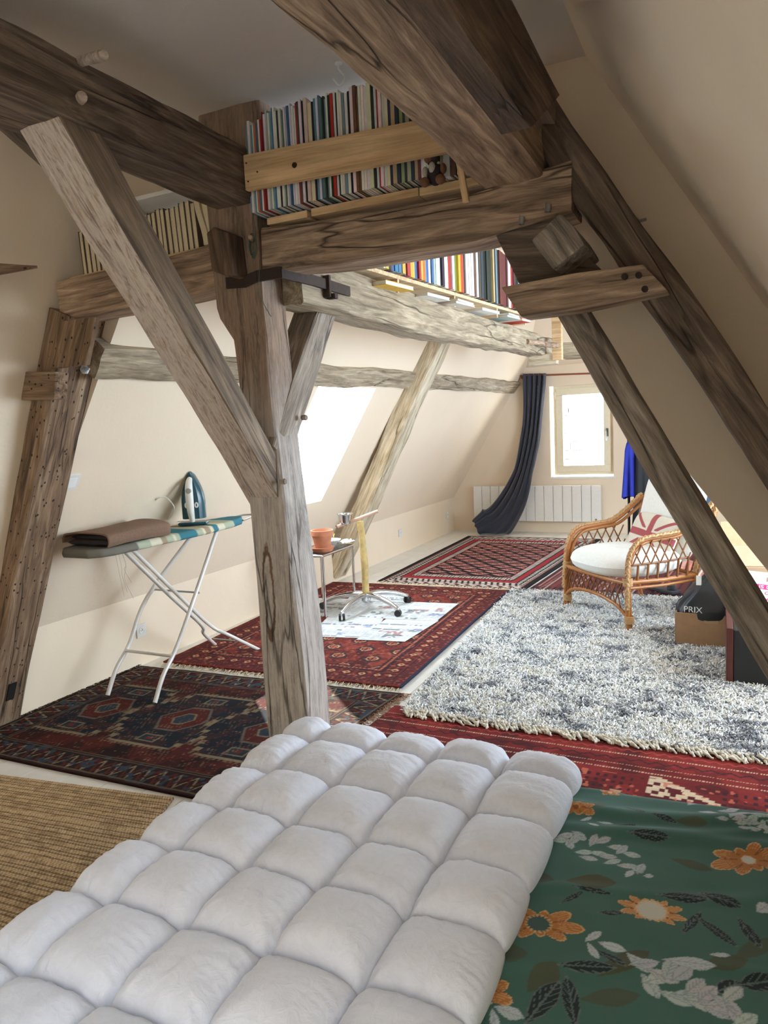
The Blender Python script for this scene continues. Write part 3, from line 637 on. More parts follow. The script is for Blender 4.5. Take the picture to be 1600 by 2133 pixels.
seq2 = [NV_, Rr, BL, RD, Yw, Yw, BK, GN, BK, CRM, CRM, BK, W, W, Yw, BK, BR, Bu, Bu, Bu, Yw, Bu, Rr, Rr, Yw, Yw, BL, Rr, Yw, Or, TL, Bu, W, Bu, W, W, W, G, BK, W, W, W, Rr, W, W, (110, 120, 60), Yw, Or, Or, NV_, W, BR, W, W, BR, W, BK, BR, NV_, BK, Or, Dg, Dg, Dg, BK, Dg, (180, 160, 110), BK, BK, TL, BK, Mr, Mr, Mr, Mr, Mr, Mr, W, W, Rr, NV_, Mr, BK, Dg, Dg, W, BL, W, CRM, W]
y = 2.68; rb = random.Random(21)
tot = 2.95
wds = [rb.uniform(.7, 1.25)*(1.3 if c in (W, Mr) and i > 45 else 1) for i, c in enumerate(seq2)]; sc_ = tot/sum(wds)
for i, (c, wd) in enumerate(zip(seq2, wds)):
    wd *= sc_; h = (.27+.10*min(1, (y-2.68)/1.6)+rb.uniform(-.018, .012)); h = min(h, 2.60-(fz(y)+.02))
    if i > 60: h = min(.355, 2.605-(fz(y)+.02))+rb.uniform(-.006, .0)
    cm = tuple(int(round(min(255, max(0, v+rb.uniform(-12, 12)))/12)*12) for v in c)
    o = book(wd-.002, h, .19, None, None).build('book', [cov(cm), PAGES_W]); o.rotation_euler = (0, 0, PI/2); o.location = (-1.425+rb.uniform(-.012, .004), y, fz(y+wd)+.0195)
    set_props(o, 'upright %s spined book, %s from the post on the long far shelf' % (cname(c), ORD(i+1)), 'book', 'colourful books on the long far shelf'); y += wd
flat = [('yellow', (222, 178, 62), 3.05, .30, .02, 1), ('white', W, 3.55, .30, .015, 1), ('pale grey', (206, 200, 190), 3.98, .30, .012, 2), ('white', W, 4.46, .34, .016, 1), ('pale blue green', (168, 182, 176), 5.02, .30, .013, 2), ('red and white', (196, 62, 50), 5.42, .22, .02, 1)]
for (nm, c, y0, ln, th, n_) in flat:
    for q in range(n_):
        m = MB(); m.box((-.19, 0, 0), (0, ln, .002), 0); m.box((-.19, 0, th-.002), (0, ln, th), 0); m.box((-.19, .003, .002), (-.003, ln-.003, th-.002), 1); m.box((-.19, 0, .002), (-.188, ln, th-.002), 0)
        o = m.build('flat_book', [cov(c), PAGES_W]); o.location = (-1.405+.01*q, y0, fz(y0)-.058+th*q*1.02); o.rotation_euler = (math.atan(slope), 0, -.03+.05*q)
        set_props(o, '%s book lying flat under the long far shelf%s' % (nm, ', %s of its pair' % ('upper' if q else 'lower') if n_ > 1 else (' near the post' if y0 < 3.9 else ' toward the far end')), 'book', 'flat books under the long far shelf')
# ------------------------------------------------------------------ rugs
def mixc(base, mask, rgb, a=1.0):
    m = np.clip(mask, 0, 1)[..., None]*a
    return base*(1-m)+lin(rgb)*m
def tri(x): return np.abs((x % 1.0)*2-1)             # 1..0..1
def rug(name, label, c00, c10, c11, c01, step, color, mat, thick=.008, amp=.002, seed=1, z0=.001, wav=.004, lift=None):
    """rug with corners (x,y); u runs c00->c10, v runs c00->c01; colour(u_m, v_m, Lu, Lv) in linear rgb"""
    c00, c10, c11, c01 = [np.array(c, float) for c in (c00, c10, c11, c01)]
    Lu = np.linalg.norm(c10-c00); Lv = np.linalg.norm(c01-c00); nu, nv = int(Lu/step)+2, int(Lv/step)+2
    u = np.linspace(0, 1, nu)[:, None]; v = np.linspace(0, 1, nv)[None, :]
    P = (c00*((1-u)*(1-v))[..., None]+c10*(u*(1-v))[..., None]+c11*(u*v)[..., None]+c01*((1-u)*v)[..., None])
    U, Vv = np.broadcast_to(u*Lu, P.shape[:2]), np.broadcast_to(v*Lv, P.shape[:2])
    P = P+np.stack([vnoise(Vv*3, U*.5, seed+3, 2)-.5, vnoise(U*3, Vv*.5, seed+4, 2)-.5], -1)*wav*2
    z = z0+thick+amp*(vnoise(U*9, Vv*9, seed, 3)-.5)*2+(lift(U, Vv, Lu, Lv) if lift else 0)
    edge = np.minimum.reduce([U, Lu-U, Vv, Lv-Vv]) < 1e-6
    V3 = np.dstack([P, z]); col = color(U, Vv, Lu, Lv)*(1+.22*(vnoise(U*70, Vv*70, seed+8, 1)-.5))[..., None]*(1+.3*(vnoise(U*2.5, Vv*2.5, seed+9, 2)-.5))[..., None]
    V = V3.reshape(-1, 3); Fc = grid_faces(nu, nv); Cc = col.reshape(-1, 3)
    # skirt down to the floor
    idx = np.arange(nu*nv).reshape(nu, nv); ring = np.concatenate([idx[:, 0], idx[-1, 1:], idx[-2::-1, -1], idx[0, -2:0:-1]])
    low = V[ring].copy(); low[:, 2] = z0; b = len(V); n = len(ring); k = np.arange(n)
    Fs = np.stack([ring, b+k, b+(k+1) % n, ring[(k+1) % n]], -1)
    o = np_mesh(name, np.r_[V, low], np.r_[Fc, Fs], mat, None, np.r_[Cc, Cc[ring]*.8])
    set_props(o, label, 'rug'); return o
def fringe(parent, a, b, n, ln, rgb, r=.0016, seed=1, z=.004, spread=.5, seg=4, mat=None):
    """yarn ends along the line a-b, pointing to the left of a->b"""
    a = np.array(a, float); b = np.array(b, float); e = (b-a)/np.linalg.norm(b-a); nn = np.array([-e[1], e[0]]); rg = np.random.default_rng(seed); m = MB()
    for k in range(n):
        p = a+(b-a)*((k+rg.random())/n); l = ln*rg.uniform(.6, 1.25); sk = rg.normal(0, spread); bend = rg.normal(0, spread)
        pts = []
        for j in range(seg+1):
            t = j/seg; q = p+nn*(l*t-.004)+e*(l*(sk*t+bend*t*t))
            pts.append((q[0], q[1], z*(1-.5*t)+.003*math.sin(t*3+k)+r))
        m.tube(pts, r*rg.uniform(.8, 1.2), 4, cap=False)
    return m.build('fringe', mat or plain('yarn_%d_%d_%d' % rgb, rgb, .95, var=.15, scale=200), parent)
WOOL = vcol('wool_pile', .97, .18, 260, .55, .006, 0.0); FLAT = vcol('flat_weave', .95, .14, 300, .35, .003)

def col_dark(U, V, Lu, Lv):
    c = np.zeros(U.shape+(3,))+lin((66, 30, 26)); cream = (150, 132, 104); navy = (34, 38, 48)
    x, y = U-Lu/2, V-Lv/2; dx, dy = Lu/2-np.abs(x), Lv/2-np.abs(y); d = np.minimum(dx, dy)
    al = np.where(dx < dy, V, U)
    f = vnoise(U*14, V*14, 5, 2)
    c = mixc(c, f > .56, (92, 36, 30)); c = mixc(c, f < .36, (44, 28, 28))
    # three stepped medallions
    for k in (-1, 0, 1):
        mx = x-k*.50; stp = lambda a: np.floor(a/.035)*.035
        h = np.maximum(stp(np.abs(mx))*1.0+stp(np.abs(y))*.62, np.abs(y)*1.05)
        inn = h < .33
        c = mixc(c, inn, navy); c = mixc(c, inn & (f > .60), (58, 42, 44)); c = mixc(c, (h > .315) & (h < .335), cream); c = mixc(c, (h > .335) & (h < .355) & (tri(U/.03) > .5), (120, 104, 84))
        h2 = np.maximum(np.abs(mx)*1.0+np.abs(y)*.6, np.abs(y)); c = mixc(c, h2 < .14, (96, 36, 30)); c = mixc(c, (h2 > .132) & (h2 < .145), (110, 108, 96)); c = mixc(c, h2 < .06, (52, 66, 78)); c = mixc(c, (h2 > .055) & (h2 < .066), cream)
        for sy in (-1, 1):
            hb = np.maximum(np.abs(mx+.0), np.abs(y-sy*.235)*1.5); c = mixc(c, (hb < .055), (40, 60, 70)); c = mixc(c, (hb > .045) & (hb < .056), (140, 124, 98)); c = mixc(c, hb < .02, (130, 50, 38))
    # scattered dashes
    da = (tri(U/.021+.3*np.floor(V/.014)) > .66) & (vnoise(U*40, V*40, 12, 1) > .66) & ((V/.014 % 1) < .55)
    c = mixc(c, da, (158, 136, 106), .7); db = (tri(U/.027+.4*np.floor(V/.018)) > .6) & (vnoise(U*34+9, V*34, 14, 1) > .68) & ((V/.018 % 1) < .5); c = mixc(c, db, (132, 52, 40), .8)
    # border with zigzag
    bd = d < .17; c = mixc(c, bd, (48, 32, 30)); zz = np.abs(((d-.085)/.05)-(tri(al/.085)*2-1))
    c = mixc(c, bd & (zz < .20) & (d > .03) & (d < .14), (164, 144, 112)); z2 = np.abs(((d-.085)/.05)-(tri(al/.085+.35)*2-1)); c = mixc(c, bd & (z2 < .25) & (d > .03) & (d < .14), (110, 42, 34)); c = mixc(c, bd & (vnoise(U*45, V*45, 15, 1) > .72), (60, 78, 92))
    for q in (.155, .17, .022): c = mixc(c, np.abs(d-q) < .004, (120, 100, 78))
    c = mixc(c, d < .014, (58, 28, 24))
    return c*.62
r1 = rug('tribal_rug', 'dark tribal rug with stepped navy medallions under the ironing board', (-3.40, 2.12), (-1.72, 2.15), (-1.60, 3.46), (-3.40, 3.38), .0052, col_dark, WOOL, .009, .003, 1)
fringe(r1, (-3.405, 2.12), (-3.40, 3.38), 260, .035, (70, 52, 40), seed=2, z=.012, spread=.6)
fringe(r1, (-1.60, 3.46), (-1.72, 2.15), 220, .045, (150, 112, 84), seed=3, z=.01, spread=.7)
def col_red(U, V, Lu, Lv):
    c = np.zeros(U.shape+(3,))+lin((112, 44, 36)); dx, dy = np.minimum(U, Lu-U), np.minimum(V, Lv-V); d = np.minimum(dx, dy); al = np.where(dx < dy, V, U)
    f = vnoise(U*12, V*12, 25, 2); c = mixc(c, f > .58, (132, 58, 46)); c = mixc(c, f < .34, (82, 34, 30))
    px, py = .235, .165; i = np.floor(V/py); a = ((U+.5*px*(i % 2))/px % 1)-.5; b = (V/py % 1)-.5
    g = np.maximum(np.maximum(np.abs(a)*px, np.abs(b)*py), (np.abs(a)*px+np.abs(b)*py)*.72)
    fld = d > .26
    c = mixc(c, fld & (g < .058), (70, 30, 32)); c = mixc(c, fld & (g > .050) & (g < .060), (60, 46, 52)); c = mixc(c, fld & (g > .030) & (g < .040), (188, 148, 112)); c = mixc(c, fld & (g < .022), (186, 92, 64)); c = mixc(c, fld & (g < .010), (46, 46, 60))
    c = mixc(c, fld & ((np.abs(np.abs(a)*px-.1175) < .016) & (np.abs(np.abs(b)*py-.0825) < .012)), (54, 44, 54))
    c = mixc(c, fld & (np.abs(b) > .49), (70, 34, 36)); c = mixc(c, fld & (np.abs(a*px) < .003) , (64, 34, 38))
    bd = (d < .26); c = mixc(c, bd, (106, 40, 34)); m1 = (np.maximum(np.abs((al/.10 % 1)-.5)*.10, np.abs(d-.145)) < .036); c = mixc(c, m1, (74, 30, 32))
    m2 = (np.abs((al/.10 % 1)-.5)*.10+np.abs(d-.145) < .026); c = mixc(c, m2, (196, 150, 112)); m3 = (np.abs((al/.10 % 1)-.5)*.10+np.abs(d-.145) < .013); c = mixc(c, m3, (120, 40, 36))
    for q, wdt in ((.25, .006), (.215, .005), (.20, .005), (.09, .005), (.075, .004)): c = mixc(c, np.abs(d-q) < wdt, (58, 34, 38))
    c = mixc(c, (np.abs(d-.045) < .02) & (tri(al/.03) > .45), (64, 36, 40)); c = mixc(c, (np.abs(d-.2325) < .008) & (tri(al/.026) > .5), (176, 120, 92))
    spk = vnoise(U*60, V*60, 31, 1); c = mixc(c, (spk > .80), (170, 104, 80), .6); c = mixc(c, spk < .16, (52, 34, 40), .6)
    c = mixc(c, (Lu-U < .014), (44, 46, 62))
    return c
r2 = rug('turkoman_rug', 'red turkoman rug with rows of guls under the newspapers', (-3.30, 3.47), (-1.64, 3.52), (-1.71, 5.93), (-3.40, 5.88), .0062, col_red, WOOL, .010, .0025, 5, z0=.010)
fringe(r2, (-1.64, 3.52), (-3.30, 3.47), 240, .055, (214, 196, 168), seed=7, z=.010, spread=.35)
fringe(r2, (-3.40, 5.88), (-1.71, 5.93), 150, .05, (206, 184, 150), seed=8, z=.010, spread=.5)
def col_kilim(U, V, Lu, Lv):
    blk, pink, red, wht, mar = (34, 28, 30), (206, 138, 126), (160, 44, 50), (206, 198, 186), (92, 38, 42)
    c = np.zeros(U.shape+(3,))+lin(blk); dx, dy = np.minimum(U, Lu-U), np.minimum(V, Lv-V); al = np.where(dx < dy*.62, V, U); d = np.minimum(dx, dy*.62)
    def band(lo, hi, m, rgb): 
        nonlocal c; c = mixc(c, (d > lo) & (d < hi) & m, rgb)
    one = np.ones(U.shape, bool)
    band(.055, .062, one, pink); band(.068, .135, (tri(al/.055+(d-.10)*9) > .42) & (np.abs(d-.10) > .006), wht); band(.098, .104, one, blk); band(.142, .149, one, pink)
    band(.155, .205, one, red); band(.155, .205, tri(al/.06) > .82, mar); band(.210, .217, one, blk); band(.217, .262, one, (70, 62, 62)); band(.217, .262, tri(al/.028) > .48, wht); band(.266, .273, one, pink); band(.276, .283, one, mar)
    f = d > .29; px, py = .21, .125; i = np.floor(V/py); a = np.abs(((U-Lu/2)/px+.5*(i % 2)) % 1-.5)*2; b = (V/py % 1)
    stp = np.floor(a*9)/9; zig = np.abs(b-.5)*2
    c = mixc(c, f & (stp+zig*.9 < .86), pink); c = mixc(c, f & (stp+zig*.9 < .52) & (tri(U/.022+V/.05) > .5), blk); c = mixc(c, f & (a < .15) & (zig < .35), mar); c = mixc(c, f & (stp+zig*.9 < .86) & (tri(V/.016) > .86), mar)
    e = (dy < .16) & (dx > .05); c = mixc(c, e & (dy > .05) & (dy < .10) & (tri(U/.10+.2*(dy/.02)) > .42), wht); c = mixc(c, e & (dy > .12) & (dy < .132), pink); c = mixc(c, e & (np.abs(dy-.04) < .004), pink)
    c = mixc(c, dx < .05, blk); return c
r3 = rug('kilim_rug', 'black and pink kilim with diamond field and white striped borders by the far wall', (-3.02, 6.02), (-1.60, 6.02), (-1.40, 8.80), (-3.06, 8.80), .0075, col_kilim, FLAT, .006, .0015, 9)
fringe(r3, (-1.60, 6.02), (-3.02, 6.02), 200, .07, (226, 212, 184), .0022, seed=10, z=.008, spread=.5)
def col_mar(U, V, Lu, Lv):
    c = np.zeros(U.shape+(3,))+lin((98, 50, 48)); t = (U/.24) % 1
    for lo, hi, rgb in ((.05, .12, (40, 34, 42)), (.16, .20, (196, 140, 130)), (.3, .42, (60, 44, 52)), (.47, .5, (190, 170, 156)), (.62, .75, (122, 58, 54)), (.8, .84, (44, 38, 46))): c = mixc(c, (t > lo) & (t < hi), rgb)
    c = mixc(c, (t > .3) & (t < .42) & (tri(V/.06) > .55), (180, 110, 104)); return mixc(c, (np.minimum(V, Lv-V) < .12) & (tri(U/.05) > .5), (52, 40, 48))
r4 = rug('kilim_rug', 'maroon striped kilim lying behind the rattan armchair', (-1.575, 6.06), (-.30, 6.06), (-.10, 8.55), (-1.385, 8.55), .012, col_mar, FLAT, .006, .0015, 13)
fringe(r4, (-.30, 6.06), (-1.575, 6.06), 120, .05, (180, 160, 140), .002, seed=14, z=.008)
def col_run(U, V, Lu, Lv):
    c = np.zeros(U.shape+(3,))+lin((104, 32, 30)); f = vnoise(U*9, V*9, 41, 2); c = mixc(c, f > .6, (122, 40, 36)); c = mixc(c, f < .35, (80, 28, 28)); w = Lv-V    # w: distance from the far edge
    for q in (.10, .19, .285, .33): c = mixc(c, (np.abs(w-q) < .003) & ((U/.012 % 1) < .5), (196, 160, 132))
    c = mixc(c, (np.abs(w-.235+.012*(tri(U/.07)*2-1)) < .006), (60, 30, 32)); c = mixc(c, (np.abs(w-.145+.010*(tri(U/.05)*2-1)) < .005), (150, 60, 50)); c = mixc(c, w < .06, (120, 40, 38))
    pd = .56; t = ((U-.76)/pd) % 1*pd; y = w-.35           # hooked triangles
    tr = (y > 0) & (y < .36) & (t < .40) & (y > (t-.03)*.62) & (y < .42); st = np.floor(t/.022)*.022; ed = np.abs(y-st*.66) < .018
    c = mixc(c, tr, (84, 26, 28)); c = mixc(c, (y > .0) & (y < .36) & ed & (t < .34), (190, 166, 138))
    blkm = (t < .17) & (y > .02) & (y < .16) & (y > st*.55); ch = ((np.floor(t/.021)+np.floor(y/.024)) % 3 > 0); c = mixc(c, blkm & ch, (196, 172, 144)); c = mixc(c, (np.maximum(np.abs(t-.10), np.abs(y-.10)) < .022), (88, 26, 28))
    c = mixc(c, (y > .03) & (t > .20) & (t < .52) & ((np.abs((t-.38)) < .12) & (tri(U/.034) > .55) & (tri(w/.045) > .5)), (58, 28, 32)); c = mixc(c, (y > .16) & (np.abs(t-.45)+.4*y < .09), (170, 140, 112)); c = mixc(c, (y > .02) & (vnoise(U*42, V*42, 44, 1) > .80), (182, 96, 72), .8); return c
r5 = rug('runner_rug', 'dark red runner rug between the bed and the shaggy rug', (-1.62, 2.24), (1.0, 2.24), (1.0, 3.30), (-1.58, 3.30), .0052, col_run, FLAT, .007, .0015, 17)
def col_sis(U, V, Lu, Lv):
    c = np.zeros(U.shape+(3,))+lin((206, 178, 140)); row = V/.0125; k = np.floor(row); tw = tri(U/.020+.37*k)
    n = vnoise(U*14, V*60, 51, 2); c = mixc(c, n > .52, (198, 170, 130), .7); c = mixc(c, n < .40, (158, 130, 94), .6); c = mixc(c, tw > .72, (92, 68, 44), .6); return mixc(c, (row % 1) < .22, (84, 62, 42), .8)
r6 = rug('sisal_rug', 'coarse woven sisal rug on the floor at the lower left', (-2.95, .3), (-1.35, .3), (-2.02, 2.12), (-2.96, 2.00), .0048, col_sis, vcol('sisal', .95, .2, 160, .6, .006), .008, .0005, 21,
         lift=lambda U, V, Lu, Lv: .0032*np.abs(np.sin(PI*V/.0125))+.0015*tri(U/.020+.37*np.floor(V/.0125)))
# shaggy rug: backing, pile, fringe
sg = empty('shaggy_rug', (-.7, 4.5, 0), 0, 'thick cream and grey shaggy rug in front of the rattan armchair', 'rug')
SHC = [np.array(p) for p in ((-1.50, 3.22), (.85, 3.24), (.62, 6.02), (-1.70, 5.95))]
MB().prism([(p[0]+.7, p[1]-4.5, .002) for p in SHC], (0, 0, 0), (0, 0, .012)).build('backing', plain('rug_backing', (226, 222, 214), .95), sg)
N = 66000; rg = np.random.default_rng(77); uu = rg.random(N); vv = rg.random(N)**1.3
b0 = SHC[0]*((1-uu)*(1-vv))[:, None]+SHC[1]*(uu*(1-vv))[:, None]+SHC[2]*(uu*vv)[:, None]+SHC[3]*((1-uu)*vv)[:, None]
keep = b0[:, 0] < .45; b0 = b0[keep]; n = len(b0)
ln = rg.uniform(.018, .034, n); lean = rg.uniform(.5, 1.35, n); r = rg.uniform(.0026, .0046, n)
clump = vnoise(b0[:, 0]*30, b0[:, 1]*30, 61, 2); ang = clump*20+rg.normal(0, 1.3, n)
curl = rg.normal(0, .9, n)
Vs = []
for j, (t, rr) in enumerate(((0, .9), (.4, 1.2), (.78, 1.1), (1, .5))):
    an = ang+curl*t; dv = np.stack([np.cos(an), np.sin(an)], -1); pv = np.stack([-dv[:, 1], dv[:, 0]], -1)
    ctr = np.c_[b0+dv*(ln*np.sin(lean)*t**1.2)[:, None], .012+ln*t*np.cos(lean*t*.85)]
    for q in range(3):
        a = 2*PI/3*q+j*.7; Vs.append(ctr+np.c_[pv*(r*rr*math.cos(a))[:, None]+dv*(r*rr*math.sin(a)*.4)[:, None], r*rr*math.sin(a)])
Vs = np.stack(Vs, 1)                                     # n,12,3
Ft = np.array([(j*3+q, j*3+(q+1) % 3, j*3+3+(q+1) % 3, j*3+3+q) for j in range(3) for q in range(3)])
Fa = (np.arange(n)[:, None, None]*12+Ft[None]).reshape(-1, 4)
g = .62*vnoise(b0[:, 0]*11, b0[:, 1]*14, 63, 3)+.38*vnoise(b0[:, 0]*34, b0[:, 1]*34, 64, 2)+rg.normal(0, .05, n)
cc = np.where((g < .355)[:, None], lin((140, 142, 148)), np.where((g < .435)[:, None], lin((206, 206, 208)), lin((252, 250, 246))))*rg.uniform(.86, 1.06, n)[:, None]
cc = np.where(((g > .62) & (rg.random(n) < .4))[:, None], lin((240, 230, 208)), cc)
cv = np.repeat(cc, 12, 0)
o = np_mesh('pile', Vs.reshape(-1, 3)-[-.7, 4.5, 0], Fa, vcol('shag_yarn', .95, .12, 400, 0), sg, cv); o['kind'] = 'stuff'
rg = np.random.default_rng(5); m = MB()
for k in range(150):
    t = (k+rg.random()*.6)/150; p = SHC[0]+(SHC[1]-SHC[0])*t; l = rg.uniform(.03, .055); sk = rg.normal(1.1, .7); pts = []
    for j in range(9):
        s = j/8; pts.append((p[0]+l*s*sk+.7, p[1]-l*s+.004*math.sin(s*9+k)-4.5, .018*(1-s)+.012+.004*math.sin(s*14+k)))
    m.tube(pts, [.0065+.0022*math.sin(j*2.4) for j in range(8)]+[.005], 6)
m.build('fringe', plain('shag_fringe', (226, 218, 202), .95, var=.15, scale=200), sg, smooth=60)

# ------------------------------------------------------------------ bed
bed = empty('bed', (-.45, 1.1, 0), 0, 'low bed carrying the duvet and the green flowered sheet', 'bed')
MB().box((-.93, -1.25, .06), (1.0, 1.0, .17)).build('base', plain('bed_base', (150, 128, 100), .8), bed, bevel=.01)
MB().box((-.93, -1.25, .17), (1.0, 1.0, .335)).build('mattress', plain('mattress_ticking', (214, 210, 202), .9), bed, bevel=.03)
for sx in (-.85, .9):
    for sy in (-1.15, .92): MB().tube([(sx, sy, 0), (sx, sy, .07)], .03, 10).build('leg', plain('bed_base', (150, 128, 100), .8), bed, smooth=50)
def col_sheet(X, Y):
    c = np.zeros(X.shape+(3,))+lin((72, 108, 97)); g = vnoise(X*4, Y*4, 71, 2); c = c*(1+.25*(g-.5))[..., None]
    S = lambda px, py: fl(px, py, .35)[:2]
    def loc(px, py, rot, sx, sy):
        x0, y0 = S(px, py); dx, dy = X-x0, Y-y0; ca, sa = math.cos(rot), math.sin(rot); return (dx*ca+dy*sa)/sx, (-dx*sa+dy*ca)/sy
    OR, ORD_, ORL, WH, DK, OL = (182, 118, 62), (140, 82, 40), (222, 176, 124), (190, 198, 200), (34, 46, 46), (84, 78, 50)
    def leaf(px, py, rot, l, w, rgb, vein=None, a=1.0):
        nonlocal c; u, v = loc(px, py, rot, l, w); m = (np.abs(u) < 1) & (np.abs(v) < (1-u*u)*(.75+.25*u)); c = mixc(c, m, rgb, a)
        if vein: c = mixc(c, m & ((np.abs(v) < .07) | (np.abs(((np.abs(v)*1.2-u*1.4)*2.2) % 1-.5) < .09)), vein, .7); c = mixc(c, m & (np.abs(np.abs(v)-(1-u*u)*(.75+.25*u)) < .09), vein, .6)
    def flower(px, py, R, n, rot, core, cen, petal=OR, sq=1.0):
        nonlocal c; u, v = loc(px, py, rot, R, R*sq); rr = np.hypot(u, v); th = np.arctan2(v, u); ph = (th*n/(2*PI)) % 1-.5
        lim = (.72+.28*np.cos(th*2.0+rot))*(1-1.1*np.abs(ph)**1.6); m = rr < lim; c = mixc(c, m, petal); c = mixc(c, m & (np.abs(ph) > .40) & (rr > .25), ORD_, .9)
        c = mixc(c, m & ((np.abs(((ph*7)) % 1-.5) < .14) & (rr > .42)), ORL, .55); c = mixc(c, m & (lim-rr < .045), ORL, .8); m2 = rr < core; c = mixc(c, m2, cen); c = mixc(c, (rr > core*.85) & (rr < core*1.12) & (tri(th*9/PI) > .4), ORL, .8)
    def cluster(px, py, R, seed):
        nonlocal c; r = np.random.default_rng(seed)
        for k in range(18):
            t = k/17; qx = px+R*1.5*(t-.5)*2*.62; qy = py-R*.42+R*.55*t+(r.random()-.5)*R*.5; leaf(qx, qy, r.uniform(-.6, .9)+(.5 if k % 2 else -.5), R*.00027, R*.00016, (174+20*r.random(), 184+16*r.random(), 190), (138, 150, 156))
    for (px, py, rot, l, w, a) in ((1230, 1840, .3, .06, .04, .8), (1440, 1730, .2, .04, .025, .7), (1300, 2010, .9, .07, .03, .8), (1130, 2040, 1.2, .05, .035, .7), (1440, 1810, -.2, .05, .022, .7), (1510, 2010, .6, .05, .03, .7), (1120, 1830, 0, .04, .03, .7), (1050, 1990, .4, .05, .04, .6), (1270, 2080, .5, .06, .03, .6), (1570, 1980, .9, .06, .025, .6), (1240, 1690, .6, .04, .02, .6)): leaf(px, py, rot, l, w, OL, None, a)
    for (px, py, rot, l, w) in ((1350, 1755, .1, .055, .024), (1300, 1730, .5, .035, .014), (1380, 1720, -.3, .04, .014), (1420, 1875, .2, .06, .022), (1500, 1880, -.2, .05, .026), (1440, 1925, 1.2, .05, .014), (1490, 1940, -.7, .06, .016), (1560, 1945, -1.1, .05, .018), (1230, 1860, .1, .05, .010), (1190, 1875, 1.0, .04, .010), (1270, 1905, .4, .03, .012), (1220, 2020, .3, .06, .020), (1130, 2090, 1.3, .07, .030), (1190, 2090, 1.9, .07, .022), (1270, 2000, -.4, .04, .014), (1515, 2060, .8, .035, .025), (1580, 2050, .5, .05, .03), (1320, 1700, -.5, .04, .014)): leaf(px, py, rot, l, w, DK, (112, 124, 122))
    for (px, py, R, sd) in ((1250, 1790, 90, 1), (1520, 1715, 95, 2), (1440, 2085, 120, 3), (1560, 1745, 60, 5)): cluster(px, py, R, sd)
    for (px, py, rot, l, w) in ((1235, 1955, 1.0, .026, .012), (1235, 1985, -1.0, .028, .012), (1275, 1975, -.1, .030, .018), (1015, 2090, 1.1, .026, .011), (1060, 2110, -.1, .030, .020), (1030, 2125, -1.1, .026, .012), (1220, 1712, .8, .020, .009), (1235, 1728, -.6, .020, .010), (1260, 1722, 0, .022, .010), (1350, 1830, .4, .012, .010), (1310, 1825, 1.1, .018, .012), (1435, 2010, .2, .052, .024), (1500, 1992, .3, .022, .009), (1590, 1900, .9, .02, .02), (1590, 1745, .2, .018, .012)): leaf(px, py, rot, l, w, WH, (150, 160, 166))
    flower(1122, 1928, .098, 9, .5, .28, (70, 92, 88)); flower(1357, 1898, .074, 12, .2, .44, (206, 204, 192), (196, 140, 90)); flower(1560, 1805, .10, 8, 1.0, .16, (206, 204, 192)); flower(1200, 1692, .058, 7, .1, .15, ORD_); flower(1000, 2065, .070, 7, .3, .2, ORD_); flower(1270, 1657, .03, 6, .3, .2, ORL)
    return c
xs = np.unique(np.r_[np.linspace(-1.40, -.60, 28), np.arange(-.60, .36, .0028), np.linspace(.36, .57, 24)]); ys = np.unique(np.r_[np.linspace(-.17, .80, 40), np.arange(.80, 2.125, .0028)])
nx, ny = len(xs), len(ys); X, Y = np.meshgrid(xs, ys, indexing='ij')
wr = .010*(vnoise(X*3+Y*2, Y*9-X*1.5, 73, 3)-.5)+.007*np.maximum(0, np.sin((Y*1.0-X*.35)*26+2*vnoise(X*3, Y*3, 75, 2)))**6*vnoise(X*2, Y*2, 76, 1)
bigf = np.exp(-((Y-2.02-.05*np.sin(X*5))/.035)**2)*.016+np.exp(-((Y-1.90-.12*(X+.1))/.03)**2)*.010
rim = .05; yd = np.maximum(0, Y-(2.125-rim)); Z = .353+wr+bigf-rim*(1-np.sqrt(np.clip(1-(yd/rim)**2, 0, 1)))
Xw = X; Yw_ = Y+.012*(vnoise(X*6, X*0, 78, 2)-.5)*2*np.clip((Y-1.9)/.2, 0, 1)+.05*np.clip((Y-1.6)/.5, 0, 1)*np.clip((X+.42)/.5, 0, 1)
V = np.dstack([Xw, Yw_, Z]).reshape(-1, 3); Fc = grid_faces(nx, ny); Cs = col_sheet(X, Y).reshape(-1, 3)
idx = np.arange(nx*ny).reshape(nx, ny); ring = np.concatenate([idx[:, 0], idx[-1, 1:], idx[-2::-1, -1], idx[0, -2:0:-1]]); low = V[ring].copy(); low[:, 2] = .12+.01*np.sin(np.arange(len(ring))*.05); b = len(V); k = np.arange(len(ring)); n = len(ring)
Fs = np.stack([ring, b+k, b+(k+1) % n, ring[(k+1) % n]], -1)
sheet = np_mesh('bed_sheet', np.r_[V, low], np.r_[Fc, Fs], vcol('printed_cotton', .8, .05, 500, .15, .001, .1), None, np.r_[Cs, Cs[ring]])
set_props(sheet, 'dark green bed sheet printed with orange and white flowers', 'bed sheet')
